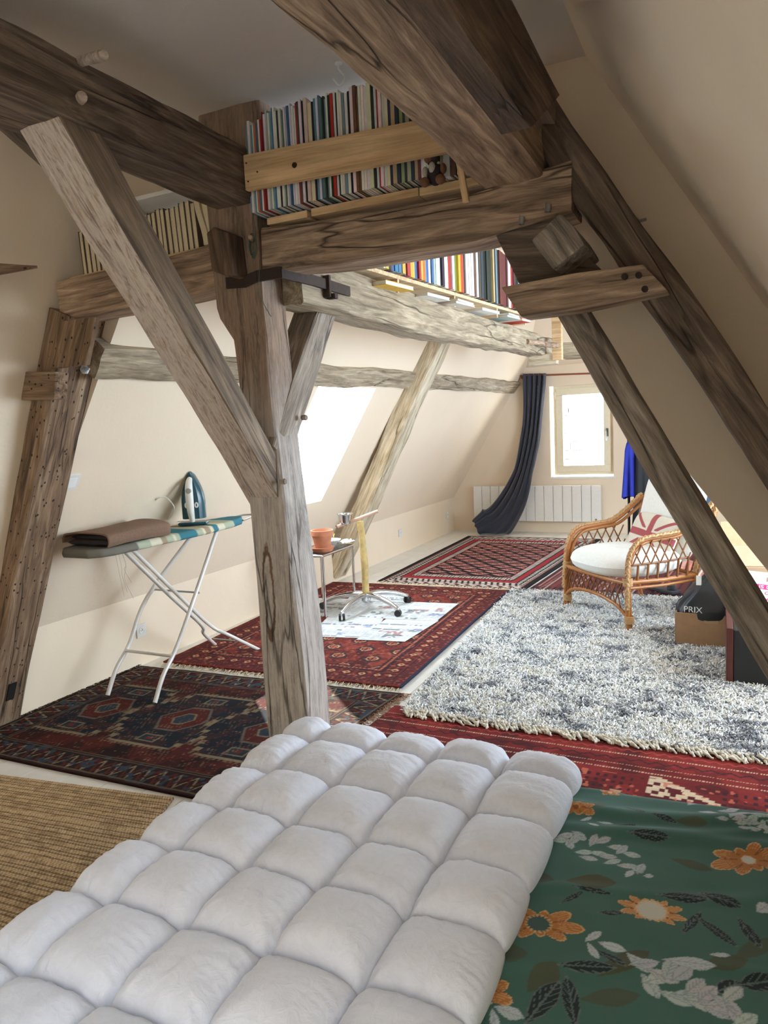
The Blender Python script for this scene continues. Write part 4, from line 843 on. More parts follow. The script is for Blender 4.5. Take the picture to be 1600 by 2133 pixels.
# quilted duvet
sx = np.array([-1.42, -1.27, -1.055, -.842, -.630, -.398]); sy = np.r_[np.arange(-.25, 1.95, .2255)[::1], 2.01, 2.155]
sy = np.array([-.26, -.02, .205, .43, .655, .88, 1.105, 1.325, 1.53, 1.765, 2.005, 2.155])
xs = np.linspace(sx[0], sx[-1], 186); ys = np.linspace(sy[0], sy[-1], 430); X, Y = np.meshgrid(xs, ys, indexing='ij')
def cell(q, s):
    i = np.clip(np.searchsorted(s, q, side='right')-1, 0, len(s)-2); a = (q-s[i])/(s[i+1]-s[i]); return i, a, s[i+1]-s[i]
ix, a, wx = cell(X, sx); iy, b, wy = cell(Y, sy)
pa = np.clip(1-np.abs(2*a-1)**2.6, 0, 1)**.5; pb = np.clip(1-np.abs(2*b-1)**2.6, 0, 1)**.5
jit = np.random.default_rng(8).uniform(.85, 1.12, (len(sx), len(sy)))[ix, iy]
# outer rows: puffed rolls that reach down on the outside
lastx, firstx, lasty, firsty = ix == len(sx)-2, ix == 0, iy == len(sy)-2, iy == 0
pa = np.where(lastx, np.clip(1-np.clip((a-.48)/.52, 0, 1)**2.6, 0, 1)**.5*np.where(a < .48, np.clip(1-np.abs((a-.48)/.48)**2.3, 0, 1)**.62, 1), pa)
pa = np.where(firstx, np.where(a > .5, pa, np.clip(1-((.5-a)/.5)**2.6, 0, 1)**.5), pa); pb = np.where(lasty, np.where(b < .5, pb, np.clip(1-((b-.5)/.5)**2.6, 0, 1)**.5), pb)
puff = .068*(.5*pa*pb+.5*np.minimum(pa, pb))*jit*np.where(firstx | lasty, .86, 1.0)*np.where(lastx, .95, 1)
seam = np.minimum(np.minimum(a, 1-a)*wx, np.minimum(b, 1-b)*wy); near = np.exp(-seam/.045)
hx = np.minimum(b, 1-b)*wy < np.minimum(a, 1-a)*wx
rdg = np.where(hx, np.abs(vnoise(X*46, Y*7+3*vnoise(X*4, Y*4, 89, 1), 81, 2)-.5), np.abs(vnoise(X*7+9, Y*46, 83, 2)-.5))*2
wrk = .014*near*(rdg-.35)*np.clip(seam/.010, 0, 1)*(.35+vnoise(X*6, Y*6, 88, 2))
pinch = .006*np.exp(-(seam/.006)**2)+np.exp(-((np.minimum(a, 1-a)*wx)**2+(np.minimum(b, 1-b)*wy)**2)/.0010)*.012
wr2 = (.008*(vnoise(X*9+Y*3, Y*12-X*3, 85, 3)-.5)+.004*np.abs(vnoise(X*24+Y*10, Y*14-X*9, 86, 2)-.5))*pa*pb
edge_lo = np.where((firstx & (a < .5)) | (lastx & (a > .5)) | (lasty & (b > .5)), 1.0, 0.0)
Z = .388+puff+wrk-pinch+wr2; Z = np.where((X == xs[0]) | (X == xs[-1]) | (Y == ys[-1]), .372, Z)
# scalloped outline, inward at every seam
scx = .012*(1-np.clip(1-np.abs(2*b-1)**2, 0, 1)**.5); scy = .010*(1-np.clip(1-np.abs(2*a-1)**2, 0, 1)**.5)
Xd = X+np.where(firstx, scx*(1-a), 0)-np.where(lastx, scx*a, 0)+.012*np.sin(Y*3.1)*(X-sx[0])*.4; Yd = Y-np.where(lasty, scy*b, 0)+np.where(lasty, -.02*np.clip((X+.62)/.22, 0, 1)**2*b-.03*np.clip((-1.34-X)/.08, 0, 1)*b, 0)
V = np.dstack([Xd, Yd, Z]).reshape(-1, 3); nx, ny = X.shape; idx = np.arange(nx*ny).reshape(nx, ny); ring = np.concatenate([idx[:, 0], idx[-1, 1:], idx[-2::-1, -1], idx[0, -2:0:-1]]); low = V[ring].copy(); low[:, 2] = .366; c0 = low.mean(0); low[:, :2] += (c0[:2]-low[:, :2])*.02
bb = len(V); k = np.arange(len(ring)); n = len(ring); Fs = np.stack([ring, bb+k, bb+(k+1) % n, ring[(k+1) % n]], -1)
def duvet_mat():
    t = NT('cotton_down_sky_tint'); c = t.coord(rnd=False); n1 = t.noise(c, 420, 2); n2 = t.noise(c, 34, 5, .6, 1.2)
    t.base(t.ramp(n2, [(.3, (.71, .72, .79)), (.7, (.77, .78, .86))]), .75); t.b.inputs['Sheen Weight'].default_value = .3  # blue cast of the sky light is put into the white cotton's colour
    t.bump(t.math('ADD', t.math('MULTIPLY', n1, .06), n2), .35, .008); return t.m
duv = np_mesh('duvet', np.r_[V, low], np.r_[grid_faces(nx, ny), Fs], duvet_mat(), None)
set_props(duv, 'white quilted down duvet laid lengthways on the bed', 'duvet')
# ------------------------------------------------------------------ ironing corner
WHT_TUBE = plain('white_tube', (226, 222, 216), .35, .1, .02); TEAL = plain('teal_plastic', (22, 74, 88), .25, 0, .05); WPL = plain('white_plastic', (228, 226, 220), .35, 0, .03)
BY0, BY1, BX, BZ = 2.56, 3.86, -2.93, .915
ib = empty('ironing_board', (BX, 3.2, 0), 0, 'ironing board with teal striped cover against the sloping wall', 'ironing board')
def bw_(t):            # half width along the board, t 0 square end .. 1 nose
    return .165*np.interp(t, [0, .03, .08, .6, .82, .94, .985, 1.0], [.55, .86, 1, 1, .82, .52, .26, .06])
nt, nw = 130, 25; T = np.linspace(0, 1, nt); S = np.linspace(-1, 1, nw)
Tt, Ss = np.meshgrid(T, S, indexing='ij'); bx = BX+.03*(Tt-.5)
Yb = BY0+(BY1-BY0)*Tt; Xb = bx+Ss*bw_(Tt); drop = .030*np.clip((np.abs(Ss)-.86)/.14, 0, 1)**2+.004*(vnoise(Tt*30, Ss*3, 91, 2)-.5)*(np.abs(Ss) > .8)
wr = np.where((np.abs(Ss) > .95) & (Tt < .45), .016*(vnoise(Tt*40, Ss*2, 92, 2)-.3), 0)
Zb = BZ-drop-wr+.0015*(vnoise(Tt*14, Ss*4, 93, 2)-.5)
tl, be, gn, br = (66, 124, 138), (216, 210, 186), (174, 182, 158), (164, 146, 122)
edges = [0, .20, .27, .33, .36, .40, .415, .44, .545, .585, .60, .64, .665, .70, .755, .84, 1.01]
cl_ = [(120, 116, 106), gn, be, br, gn, be, gn, tl, gn, be, br, be, tl, be, gn, tl]
Cb = np.zeros(Tt.shape+(3,))
for a, b, c in zip(edges[:-1], edges[1:], cl_): Cb[(Tt >= a) & (Tt < b)] = lin(c)
Vt = np.dstack([Xb, Yb, Zb]).reshape(-1, 3); Vb = np.dstack([bx+Ss*bw_(Tt)*.93, Yb, Zb*0+BZ-.042]).reshape(-1, 3)
F1 = grid_faces(nt, nw); idx = np.arange(nt*nw).reshape(nt, nw); ring = np.concatenate([idx[:, 0], idx[-1, 1:], idx[-2::-1, -1], idx[0, -2:0:-1]]); n = len(ring); k = np.arange(n); nb_ = nt*nw
Fs = np.stack([ring, nb_+ring, nb_+ring[(k+1) % n], ring[(k+1) % n]], -1)
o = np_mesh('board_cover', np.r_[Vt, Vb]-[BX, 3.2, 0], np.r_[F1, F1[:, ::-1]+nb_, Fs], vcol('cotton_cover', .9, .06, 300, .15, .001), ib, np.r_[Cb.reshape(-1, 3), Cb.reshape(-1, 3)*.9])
L = lambda P: [(p[0]-BX, p[1]-3.2, p[2]) for p in P]
# pair A: from the right end (high) down to the near floor; pair B crosses it
for x in (-3.19, -2.84):
    xt = BX+(x-BX)*.45
    MB().tube(L(smooth_path([(xt+.02, 3.58, .875), (x+.02, 3.25, .50), (x, 3.10, .26), (x, 2.98, .14), (x, 2.90, .012)], 24)), .0125, 10).build('leg', WHT_TUBE, ib, smooth=60)
for x in (-3.06, -2.985):
    xe = -3.20 if x < -3.0 else -2.84
    MB().tube(L(smooth_path([(x, 2.95, .872), (x, 3.30, .52), (x, 3.58, .25), ((x+xe)/2, 3.68, .16), (xe, 3.88, .012)], 24)), .0115, 10).build('leg', WHT_TUBE, ib, smooth=60)
MB().tube(L([(-3.19, 3.06, .225), (-2.84, 3.06, .225)]), .009, 8).build('cross_bar', WHT_TUBE, ib, smooth=60)
MB().tube(L([(-3.12, 3.76, .10), (-2.94, 3.76, .10)]), .006, 8).build('cross_bar', STEEL, ib, smooth=60)
MB().tube(L([(-3.20, 3.32, .53), (-2.83, 3.32, .53)]), .006, 8).build('pivot_rod', STEEL, ib, smooth=60)
MB().tube(L([(-3.0, 3.80, .895), (-2.97, 3.98, .905), (-2.92, 4.01, .905), (-2.86, 3.98, .905), (-2.84, 3.80, .895)]), .006, 8).build('iron_rest', STEEL, ib, smooth=60)
for q, (xx, yy, l) in enumerate(((-2.86, 2.735, .24), (-2.85, 2.745, .22), (-2.84, 2.76, .17), (-2.85, 2.77, .26))):
    MB().tube(L(smooth_path([(xx, yy, .875), (xx+.004*q, yy+.01, .80), (xx-.006*q, yy+.02, .875-l*.6), (xx+.01, yy+.025+.006*q, .875-l)], 14)), .0012, 4).build('string', plain('cotton_string', (196, 190, 176), .9), ib)
# folded blanket
bl = empty('folded_blanket', (-2.945, 2.86, BZ), 0, 'folded brown wool blanket on the left end of the ironing board', 'blanket')
BRW = plain('brown_wool', (128, 102, 84), .97, var=.16, scale=180, bump=.5); DKW = plain('dark_wool', (64, 58, 60), .97, var=.16, scale=180, bump=.5)
def slab_soft(parent, name, x0, x1, y0, y1, z0, z1, mat, seed, puff=.006):
    nx_, ny_ = 26, 40; u = np.linspace(-1, 1, nx_); v = np.linspace(-1, 1, ny_); U, V = np.meshgrid(u, v, indexing='ij'); ed = (1-np.abs(U)**8)*(1-np.abs(V)**8)
    X = (x0+x1)/2+U*(x1-x0)/2+.004*(vnoise(V*3, U*0, seed, 2)-.5); Y = (y0+y1)/2+V*(y1-y0)/2+.006*(vnoise(U*3, V*0, seed+1, 2)-.5); Zm = (z0+z1)/2; h = (z1-z0)/2*np.clip(ed, 0, 1)**.4+puff*(vnoise(U*3+4, V*4, seed+2, 2)-.5)*ed
    A = np.dstack([X, Y, Zm+h]).reshape(-1, 3); B = np.dstack([X, Y, Zm-(z1-z0)/2*np.clip(ed, 0, 1)**.4]).reshape(-1, 3); F = grid_faces(nx_, ny_)
    return np_mesh(name, np.r_[A, B], np.r_[F, F[:, ::-1]+len(A)], mat, parent)
slab_soft(bl, 'blanket_fold', -.140, .15, -.22, .19, .002, .036, DKW, 101); slab_soft(bl, 'blanket_fold', -.135, .145, -.20, .18, .030, .058, DKW, 104)
nx_, ny_ = 44, 46; s = np.linspace(0, 1, nx_); v = np.linspace(-.235, .20, ny_)
path = smooth_path([(.155, 0, .004), (.168, 0, .032), (.155, 0, .066), (.08, 0, .080), (-.06, 0, .078), (-.145, 0, .06), (-.158, 0, .02)], nx_-1)
A = np.array([[(p[0]+.006*math.sin(y*12), y, p[2]+.010*(y+.2)*(1 if p[2] > .03 else 0)+.005*math.sin(y*9+p[0]*11)) for y in v] for p in path]); B = A.copy(); B[..., 0] *= .955; B[..., 2] = B[..., 2]*.90
Av = A.reshape(-1, 3); Bv = B.reshape(-1, 3); F = grid_faces(nx_, ny_); idx = np.arange(nx_*ny_).reshape(nx_, ny_); ring = np.concatenate([idx[:, 0], idx[-1, 1:], idx[-2::-1, -1], idx[0, -2:0:-1]]); n = len(ring); k = np.arange(n)
np_mesh('outer_fold', np.r_[Av, Bv], np.r_[F, F[:, ::-1]+len(Av), np.stack([ring, len(Av)+ring, len(Av)+ring[(k+1) % n], ring[(k+1) % n]], -1)], BRW, bl)
# steam iron standing on its heel
ir = empty('steam_iron', (-2.925, 3.43, BZ+.006), 0, 'teal and white steam iron standing upright on the ironing board', 'iron')
ir.rotation_euler = (0, 0, .50); ir.scale = (1.12, 1.12, 1.12)
def iron_outline(k=1.0):
    out = []
    for t in np.linspace(0, 1, 15): out.append((.062*k*math.sin(min(1, (1-t)*1.45+.02)*PI/2)**.9, .03+.255*t))
    return out
lo = iron_outline(); prof = [(x, z) for x, z in lo]+[(-x, z) for x, z in lo[::-1]]
m = MB(); m.prism([(x, .045, z) for x, z in prof], (0, 0, 0), (0, .008, 0)); m.build('soleplate', STEEL, ir)
m = MB(); n = len(prof); V = []
for (y, k_) in ((.045, .98), (.02, 1.0), (-.005, .88), (-.02, .6)): V += [(x*k_, y, .03+(z-.03)*(.93+.07*k_)) for x, z in prof]
m.add(V, [(r*n+i, r*n+(i+1) % n, (r+1)*n+(i+1) % n, (r+1)*n+i) for r in range(3) for i in range(n)]+[tuple(range(n)), tuple(3*n+i for i in range(n))[::-1]]); m.build('body', TEAL, ir, smooth=40)
m = MB(); m.box((-.075, -.045, 0), (.075, .055, .014)); m.build('heel', TEAL, ir, bevel=.006)
m = MB(); m.tube(smooth_path([(0, -.02, .245), (0, -.055, .215), (0, -.062, .15), (0, -.055, .08), (0, -.03, .02)], 18), [.014+.007*math.sin(i/18*PI) for i in range(19)], 12); m.build('handle', WPL, ir, smooth=60)
MB().lathe([(0, 0), (.016, 0), (.014, .01), (0, .012)], 18, (0, -.074, .185), M=Matrix.Rotation(PI/2, 4, 'X')).build('dial', plain('dial_grey', (150, 150, 144), .4), ir, smooth=40)
for sx_ in (-1, 1): MB().tube([(sx_*(.026+.007*math.cos(a)), -.025, .105+.012*math.sin(a)) for a in np.linspace(0, 2*PI, 16)], .004, 6).build('side_ring', WPL, ir, smooth=60)
pw = [fl(400, 1085, BZ+.01), fl(370, 1086, BZ+.008), fl(340, 1082, BZ+.01), fl(318, 1078, BZ+.02), on(322, 1045, 'y', 3.25), on(345, 1036, 'y', 3.25), on(363, 1060, 'y', 3.25), fl(345, 1085, BZ+.02), fl(312, 1084, BZ+.01), fl(340, 1090, BZ+.012)]
cd = MB().tube(smooth_path([tuple(p) for p in pw], 90), .0032, 7).build('cord', WPL, None, smooth=60); cd.parent = ir; bpy.context.view_layer.update(); cd.matrix_parent_inverse = ir.matrix_world.inverted()
pg = MB(); pc = fl(338, 1090, BZ+.012); pg.box((pc[0]-.014, pc[1]-.02, BZ+.002), (pc[0]+.014, pc[1]+.02, BZ+.026)); pg = pg.build('plug', WPL, None, bevel=.004); pg.parent = ir; pg.matrix_parent_inverse = ir.matrix_world.inverted()
# switch and sockets
def wall_plate(name, label, c, nrm, upv, kind, s=.082):
    e = empty(name, tuple(c), 0, label, 'switch' if kind == 'switch' else 'socket'); n_ = Vector(nrm).normalized(); u = Vector(upv); u = (u-n_*(u@n_)).normalized(); x_ = u.cross(n_); R = Matrix((x_, u, n_)).transposed().to_4x4()
    e.rotation_euler = R.to_euler()
    MB().box((-s/2, -s/2, 0), (s/2, s/2, .009)).build('plate', WPL, e, bevel=.003)
    if kind == 'switch':
        MB().box((-s*.3, -s*.3, .009), (s*.3, s*.3, .013)).build('rocker', WHITE_GLOSS, e, bevel=.002)
    else:
        m = MB(); m.lathe([(.023, .0092), (.023, .0115), (.019, .0115), (.019, .0095), (0, .0095)], 22); m.build('socket_ring', WHITE_GLOSS, e, smooth=40)
        for x in (-.007, .007): MB().lathe([(0, .0102), (.0028, .0102), (.0028, .009)], 10, (x, 0, 0)).build('pin_hole', plain('hole_black', (20, 20, 20), .8), e)
        MB().tube([(0, .010, .009), (0, .010, .017)], .0022, 8).build('earth_pin', STEEL, e)
    return e
pz = 1.255; wall_plate('light_switch', 'white square light switch on the sloping wall above the ironing board', (XK+(pz-ZK)/SL+.001, on(146, 998, 'x', XK+(pz-ZK)/SL)[1], pz), (SL, 0, -1), (1, 0, SL), 'switch', .088)
for (px, py, lb) in ((293, 1313, 'white wall socket behind the ironing board legs'), (833, 1110, 'white wall socket low on the knee wall beyond the leaning oak leg'), (931, 1073, 'white wall socket in the far corner beside the radiator')):
    p = on(px, py, 'x', XK); wall_plate('wall_socket', lb, (XK+.001, p[1], p[2]), (1, 0, 0), (0, 0, 1), 'socket', .085)
# ------------------------------------------------------------------ newspapers, star base stand, side table
def paper_col(seed):
    def f(U, V, Lu, Lv):
        rg = np.random.default_rng(seed); c = np.zeros(U.shape+(3,))+lin((208, 208, 204)); cols = 5; cw = Lu/cols; a = (U/cw) % 1
        txt = ((V/.006 % 1) < .5) & (a > .08) & (a < .92) & (vnoise(U*160, V*160, seed, 1) > .3); c = mixc(c, txt & (V > .03) & (V < Lv-.03), (176, 178, 180))
        for k in range(6):
            x0, y0 = rg.random(2)*[Lu*.8, Lv*.85]; w, h = rg.uniform(.05, .13), rg.uniform(.03, .09); m = (U > x0) & (U < x0+w) & (V > y0) & (V < y0+h)
            rgb = [(120, 118, 120), (168, 130, 126), (140, 146, 156), (150, 144, 138), (126, 132, 134), (146, 152, 176)][rg.integers(6)]; c = mixc(c, m, (208, 208, 204)); c = mixc(c, m & (vnoise(U*40, V*40, seed+k, 2) > .38), rgb)
        for k in range(2):
            y0 = rg.random()*Lv*.9; c = mixc(c, (V > y0) & (V < y0+.022) & (vnoise(U*60, V*3, seed+9, 1) > .42) & (a > .05), (120, 120, 124))
        return c
    return f
PAPER = vcol('newsprint', .85, .03, 400, .1, .001)
NP = [('lying nearest the post', (-2.66, 4.22), (-2.23, 4.30), (-2.36, 4.82), (-2.80, 4.74)), ('at the corner nearest the shaggy rug', (-2.30, 4.24), (-1.96, 4.29), (-1.93, 4.84), (-2.33, 4.80)), ('under the castor nearest the shaggy rug', (-2.36, 4.78), (-1.94, 4.82), (-1.96, 5.35), (-2.40, 5.30)),
      ('under the middle of the star base', (-2.78, 4.76), (-2.33, 4.80), (-2.38, 5.34), (-2.82, 5.28)), ('beside the chrome table leg', (-3.12, 4.70), (-2.72, 4.74), (-2.78, 5.30), (-3.18, 5.24)), ('farthest back below the wooden pole', (-2.90, 5.22), (-2.36, 5.28), (-2.56, 5.60), (-3.0, 5.56))]
for i, (lb, a, b, c, d) in enumerate(NP):
    o = rug('newspaper', None, a, b, c, d, .008, paper_col(200+i), PAPER, .0012, .0016, 60+i, z0=.0225+.0016*(i % 3), wav=.001); o['label'] = 'spread newspaper sheet '+lb; o['category'] = 'newspaper'; o['group'] = 'newspapers on the red rug'
st = empty('pedestal_stand', (-2.62, 5.0, .025), .0, 'wooden pole stand on a chrome five arm office chair base', 'stand')
ca = [np.array(fl(*p))[:2] for p in ((712, 1300), (828, 1290), (850, 1262), (755, 1252), (676, 1276))]; cen = np.mean(ca, 0); st.location = (cen[0], cen[1], .024)
BLK = plain('black_plastic', (30, 30, 32), .45)
R5 = np.mean([np.linalg.norm(p-cen) for p in ca]); a0 = math.atan2(*(ca[0]-cen)[::-1])
MB().lathe([(0, .07), (.036, .07), (.038, .10), (.034, .135), (0, .137)], 20).build('hub', CHROME, st, smooth=40)
for k in range(5):
    a = a0+k*2*PI/5; dx, dy = math.cos(a), math.sin(a); arm = MB(); pts = smooth_path([(0, 0, .115), (dx*.10, dy*.10, .122), (dx*.24, dy*.24, .100), (dx*(R5-.01), dy*(R5-.01), .062), (dx*R5, dy*R5, .052)], 16)
    ao = arm.tube(pts, [.024-.010*i/16 for i in range(17)], 10).build('arm', CHROME, st, smooth=60)
    MB().tube([(dx*R5, dy*R5, .07), (dx*R5, dy*R5, .045)], .012, 10).build('castor_stem', CHROME, ao, smooth=50)
    m = MB(); ax = np.array([-math.sin(a+.6), math.cos(a+.6), 0]); c0 = np.array([dx*R5, dy*R5, .027])
    for sgn in (-1, 1): m.tube([c0+ax*sgn*.006, c0+ax*sgn*.010, c0+ax*sgn*.024], [.026, .027, .024], 18)
    m.build('castor', BLK, ao, smooth=45)
MB().tube([(0, 0, .10), (.002, 0, .35), (-.012, 0, .62), (-.02, 0, .70)], [.027, .028, .026, .027], 14).build('pole', plain('bark_stripped_pole', (196, 170, 112), .75, 0, .25, 18, .5), st, smooth=50)
tp = np.array([cen[0]-.02, cen[1], .724]); 
MB().tube([(-.19, -.06, .665), (.11, .06, .775)], .013, 10).build('dowel', plain('pink_beech', (206, 168, 146), .6, 0, .08), st, smooth=50)
cupc = (-.135, -.03, .685)
MB().lathe([(0, 0), (.038, .0), (.050, .012), (.056, .07), (.064, .075), (.064, .080), (.052, .078), (.046, .014), (0, .010)], 28, cupc).build('metal_cup', CHROME, st, smooth=35)
MB().tube([(-.20, -.075, .672), (-.13, -.02, .672)], .006, 8).build('copper_pin', plain('copper', (176, 104, 78), .3, .9), st, smooth=50)
# chrome side table and what stands on it
tbx0, tbx1, tby0, tby1, tz = -3.10, -2.80, 4.70, 5.18, .485
TX = np.array([(tbx0+tbx1)/2, (tby0+tby1)/2, .022])
tb = empty('side_table', tuple(TX), 0, 'small chrome tube side table with black top half hidden by the post', 'side table')
for (x, y) in ((tbx0, tby0), (tbx1, tby0), (tbx1, tby1), (tbx0, tby1)): MB().tube([(x-TX[0], y-TX[1], 0), (x-TX[0], y-TX[1], tz-.01)], .0105, 12).build('leg', CHROME, tb, smooth=50)
m = MB(); q = [(tbx0, tby0), (tbx1, tby0), (tbx1, tby1), (tbx0, tby1)]
for i in range(4): m.tube([(q[i][0]-TX[0], q[i][1]-TX[1], tz-.01), (q[(i+1) % 4][0]-TX[0], q[(i+1) % 4][1]-TX[1], tz-.01)], .0105, 10)
m.build('top_rail', CHROME, tb, smooth=50)
MB().box((tbx0-TX[0], tby0-TX[1], tz-.004), (tbx1-TX[0], tby1-TX[1], tz+.004)).build('table_top', plain('black_glass', (26, 26, 28), .12), tb, bevel=.002)
TERR = plain('terracotta', (190, 122, 90), .85, 0, .16, 14, .2)
zt = tz+.022+.004
pc = fl(655, 1155, zt)
pot = empty('flower_pot', (-2.875, 4.84, zt), 0, 'terracotta flower pot in its saucer on the side table', 'flower pot')
MB().lathe([(0, .012), (.055, .012), (.078, .125), (.086, .126), (.088, .165), (.080, .166), (.076, .13), (.052, .03), (0, .03)], 28).build('pot', TERR, pot, smooth=35)
MB().lathe([(0, 0), (.075, 0), (.093, .032), (.088, .034), (.070, .010), (0, .010)], 28).build('saucer', TERR, pot, smooth=35)
bo = empty('seedling_bowl', (-2.93, 5.05, zt), 0, 'white bowl with thin sprouting shoots on the side table', 'bowl')
MB().lathe([(0, 0), (.04, 0), (.085, .05), (.09, .055), (.083, .053), (.038, .010), (0, .010)], 26).build('bowl', WPL, bo, smooth=40)
for i in range(6):
    a = i*1.05; MB().tube(smooth_path([(.03*math.cos(a), .03*math.sin(a), .02), (.035*math.cos(a), .04*math.sin(a), .07), (.045*math.cos(a+.3), .04*math.sin(a+.3), .105+.02*(i % 3))], 8), .0022, 5).build('shoot', plain('pale_shoot', (196, 176, 96), .7), bo, smooth=60)
rg = np.random.default_rng(6); m = MB(); nn = 12; V = []
for i in range(nn):
    for j in range(nn): V.append((-.06+.15*i/(nn-1), -.05+.14*j/(nn-1)+.02*rg.random(), .008+.028*rg.random()*math.sin(PI*(i+1)/(nn+1))+.022*i/nn))
m.add(V, [(i*nn+j, (i+1)*nn+j, (i+1)*nn+j+1, i*nn+j+1) for i in range(nn-1) for j in range(nn-1)])
cw = NT('clear_wrap'); cw.base((.93, .95, .96, 1), .15); cw.b.inputs['Alpha'].default_value = .55
o = m.build('plastic_wrap', cw.m, smooth=50); o.location = (-2.86, 5.09, zt); set_props(o, 'crumpled clear plastic wrap at the corner of the side table', 'plastic')
# ------------------------------------------------------------------ far wall: radiator, rod, curtain
rad = empty('radiator', (-2.29, YF, .15), 0, 'white panel radiator with vertical fins under the far window', 'radiator')
nf = 14; rw = 1.645; fw = rw/nf
for i in range(nf):
    o = MB().box((-fw/2+.0025, -.085, 0), (fw/2-.0025, -.03, .455)).build('fin', WHITE_GLOSS, rad, bevel=.004) if i == 0 else fin0.copy()
    if i == 0: fin0 = o
    else: COL.objects.link(o); o.parent = rad
    o.location = (-rw/2+fw*(i+.5), 0, 0)
MB().box((-rw/2+.02, -.055, .02), (rw/2-.02, -.006, .44)).build('back_panel', plain('radiator_gap', (150, 146, 140), .6), rad)
MB().lathe([(0, 0), (.012, 0), (.012, .006), (0, .006)], 16, (rw/2-.06, -.085, .03), M=Matrix.Rotation(PI/2, 4, 'X')).build('control_knob', plain('knob_grey', (120, 120, 118), .5), rad)
rod = empty('curtain_rod', (-1.8, YF-.07, 1.985), 0, 'thin brown wooden curtain rod above the far window', 'curtain rod')
MB().tube([(-.64, 0, .02), (.62, 0, -.03)], .011, 10).build('rod', plain('rod_brown', (130, 70, 44), .5), rod, smooth=50)
for x in (-.62, .55): MB().box((x-.01, -.005, -.02), (x+.01, .07, .02)).build('bracket', plain('rod_brown', (130, 70, 44), .5), rod, bevel=.003)
nu, nv = 150, 70; Lc = smooth_path([(-2.255, 0, 2.02), (-2.27, 0, 1.75), (-2.30, 0, 1.40), (-2.345, -.02, 1.10), (-2.42, -.08, .75), (-2.54, -.16, .42), (-2.72, -.24, .16), (-2.95, -.30, .055)], nv-1)
wid = np.interp(np.linspace(0, 1, nv), [0, .1, .3, .55, .75, .9, 1], [.145, .135, .12, .125, .19, .25, .16]); A = np.zeros((nu, nv, 3))
for j, (p, wj) in enumerate(zip(Lc, wid)):
    t = np.array(Lc[min(j+1, nv-1)])-np.array(Lc[max(j-1, 0)]); t /= np.linalg.norm(t); side = np.cross(t, [0, 1, 0]); side = -side/np.linalg.norm(side)
    if side[0] < 0: side = -side
    s_u = np.linspace(-1, 1, nu); fold = np.cos(s_u*PI*4.5+.4*math.sin(j*.05))*(.030-.008*j/nv)+.010*np.sin(s_u*17+j*.07); frac = j/(nv-1)
    for axis in range(3): A[:, j, axis] = p[axis]+side[axis]*(s_u*wj*(1+.03*np.sin(j*.3)))
    A[:, j, 1] += -fold-.06-.05*frac**2+YF-.03
    A[:, j, 2] = np.maximum(A[:, j, 2]+.0, .022+.004*np.sin(s_u*11))
Bk = A.copy(); Bk[..., 1] += .004
Av, Bv = A.reshape(-1, 3), Bk.reshape(-1, 3); F = grid_faces(nu, nv)
o = np_mesh('curtain', np.r_[Av, Bv], np.r_[F, F[:, ::-1]+len(Av)], plain('navy_velvet', (46, 50, 66), .85, 0, .12, 40, .15), None); o.data.materials[0].node_tree.nodes['Principled BSDF'].inputs['Sheen Weight'].default_value = .4
set_props(o, 'navy blue curtain sweeping to the floor beside the far window', 'curtain')
# ------------------------------------------------------------------ rattan armchair
CANE = plain('rattan_cane', (162, 102, 48), .38, 0, .16, 40, .2); CANE_D = plain('rattan_dark', (128, 78, 40), .45, 0, .16, 40, .2); CANE_L = plain('rattan_binding', (184, 146, 100), .55, 0, .1, 60)
ch = empty('rattan_armchair', (-.89, 5.265, .018), math.atan2(-.724, .69), 'honey coloured rattan armchair with white cushions on the shaggy rug', 'armchair')
def braid(m, path, r, w, turns):
    n = len(path)
    for s3 in range(3):
        pts = []
        for i in range(n):
            t = i/(n-1)*turns*2*PI+s3*2*PI/3; p = np.array(path[i]); tg = np.array(path[min(i+1, n-1)])-np.array(path[max(i-1, 0)]); tg /= np.linalg.norm(tg)+1e-9
            sd = np.array([1.0, 0, 0]); sd -= tg*(sd@tg); sd /= np.linalg.norm(sd); nn = np.cross(tg, sd); pts.append(p+sd*w*math.sin(t)+nn*w*.35*math.sin(2*t))
        m.tube(pts, r, 6)
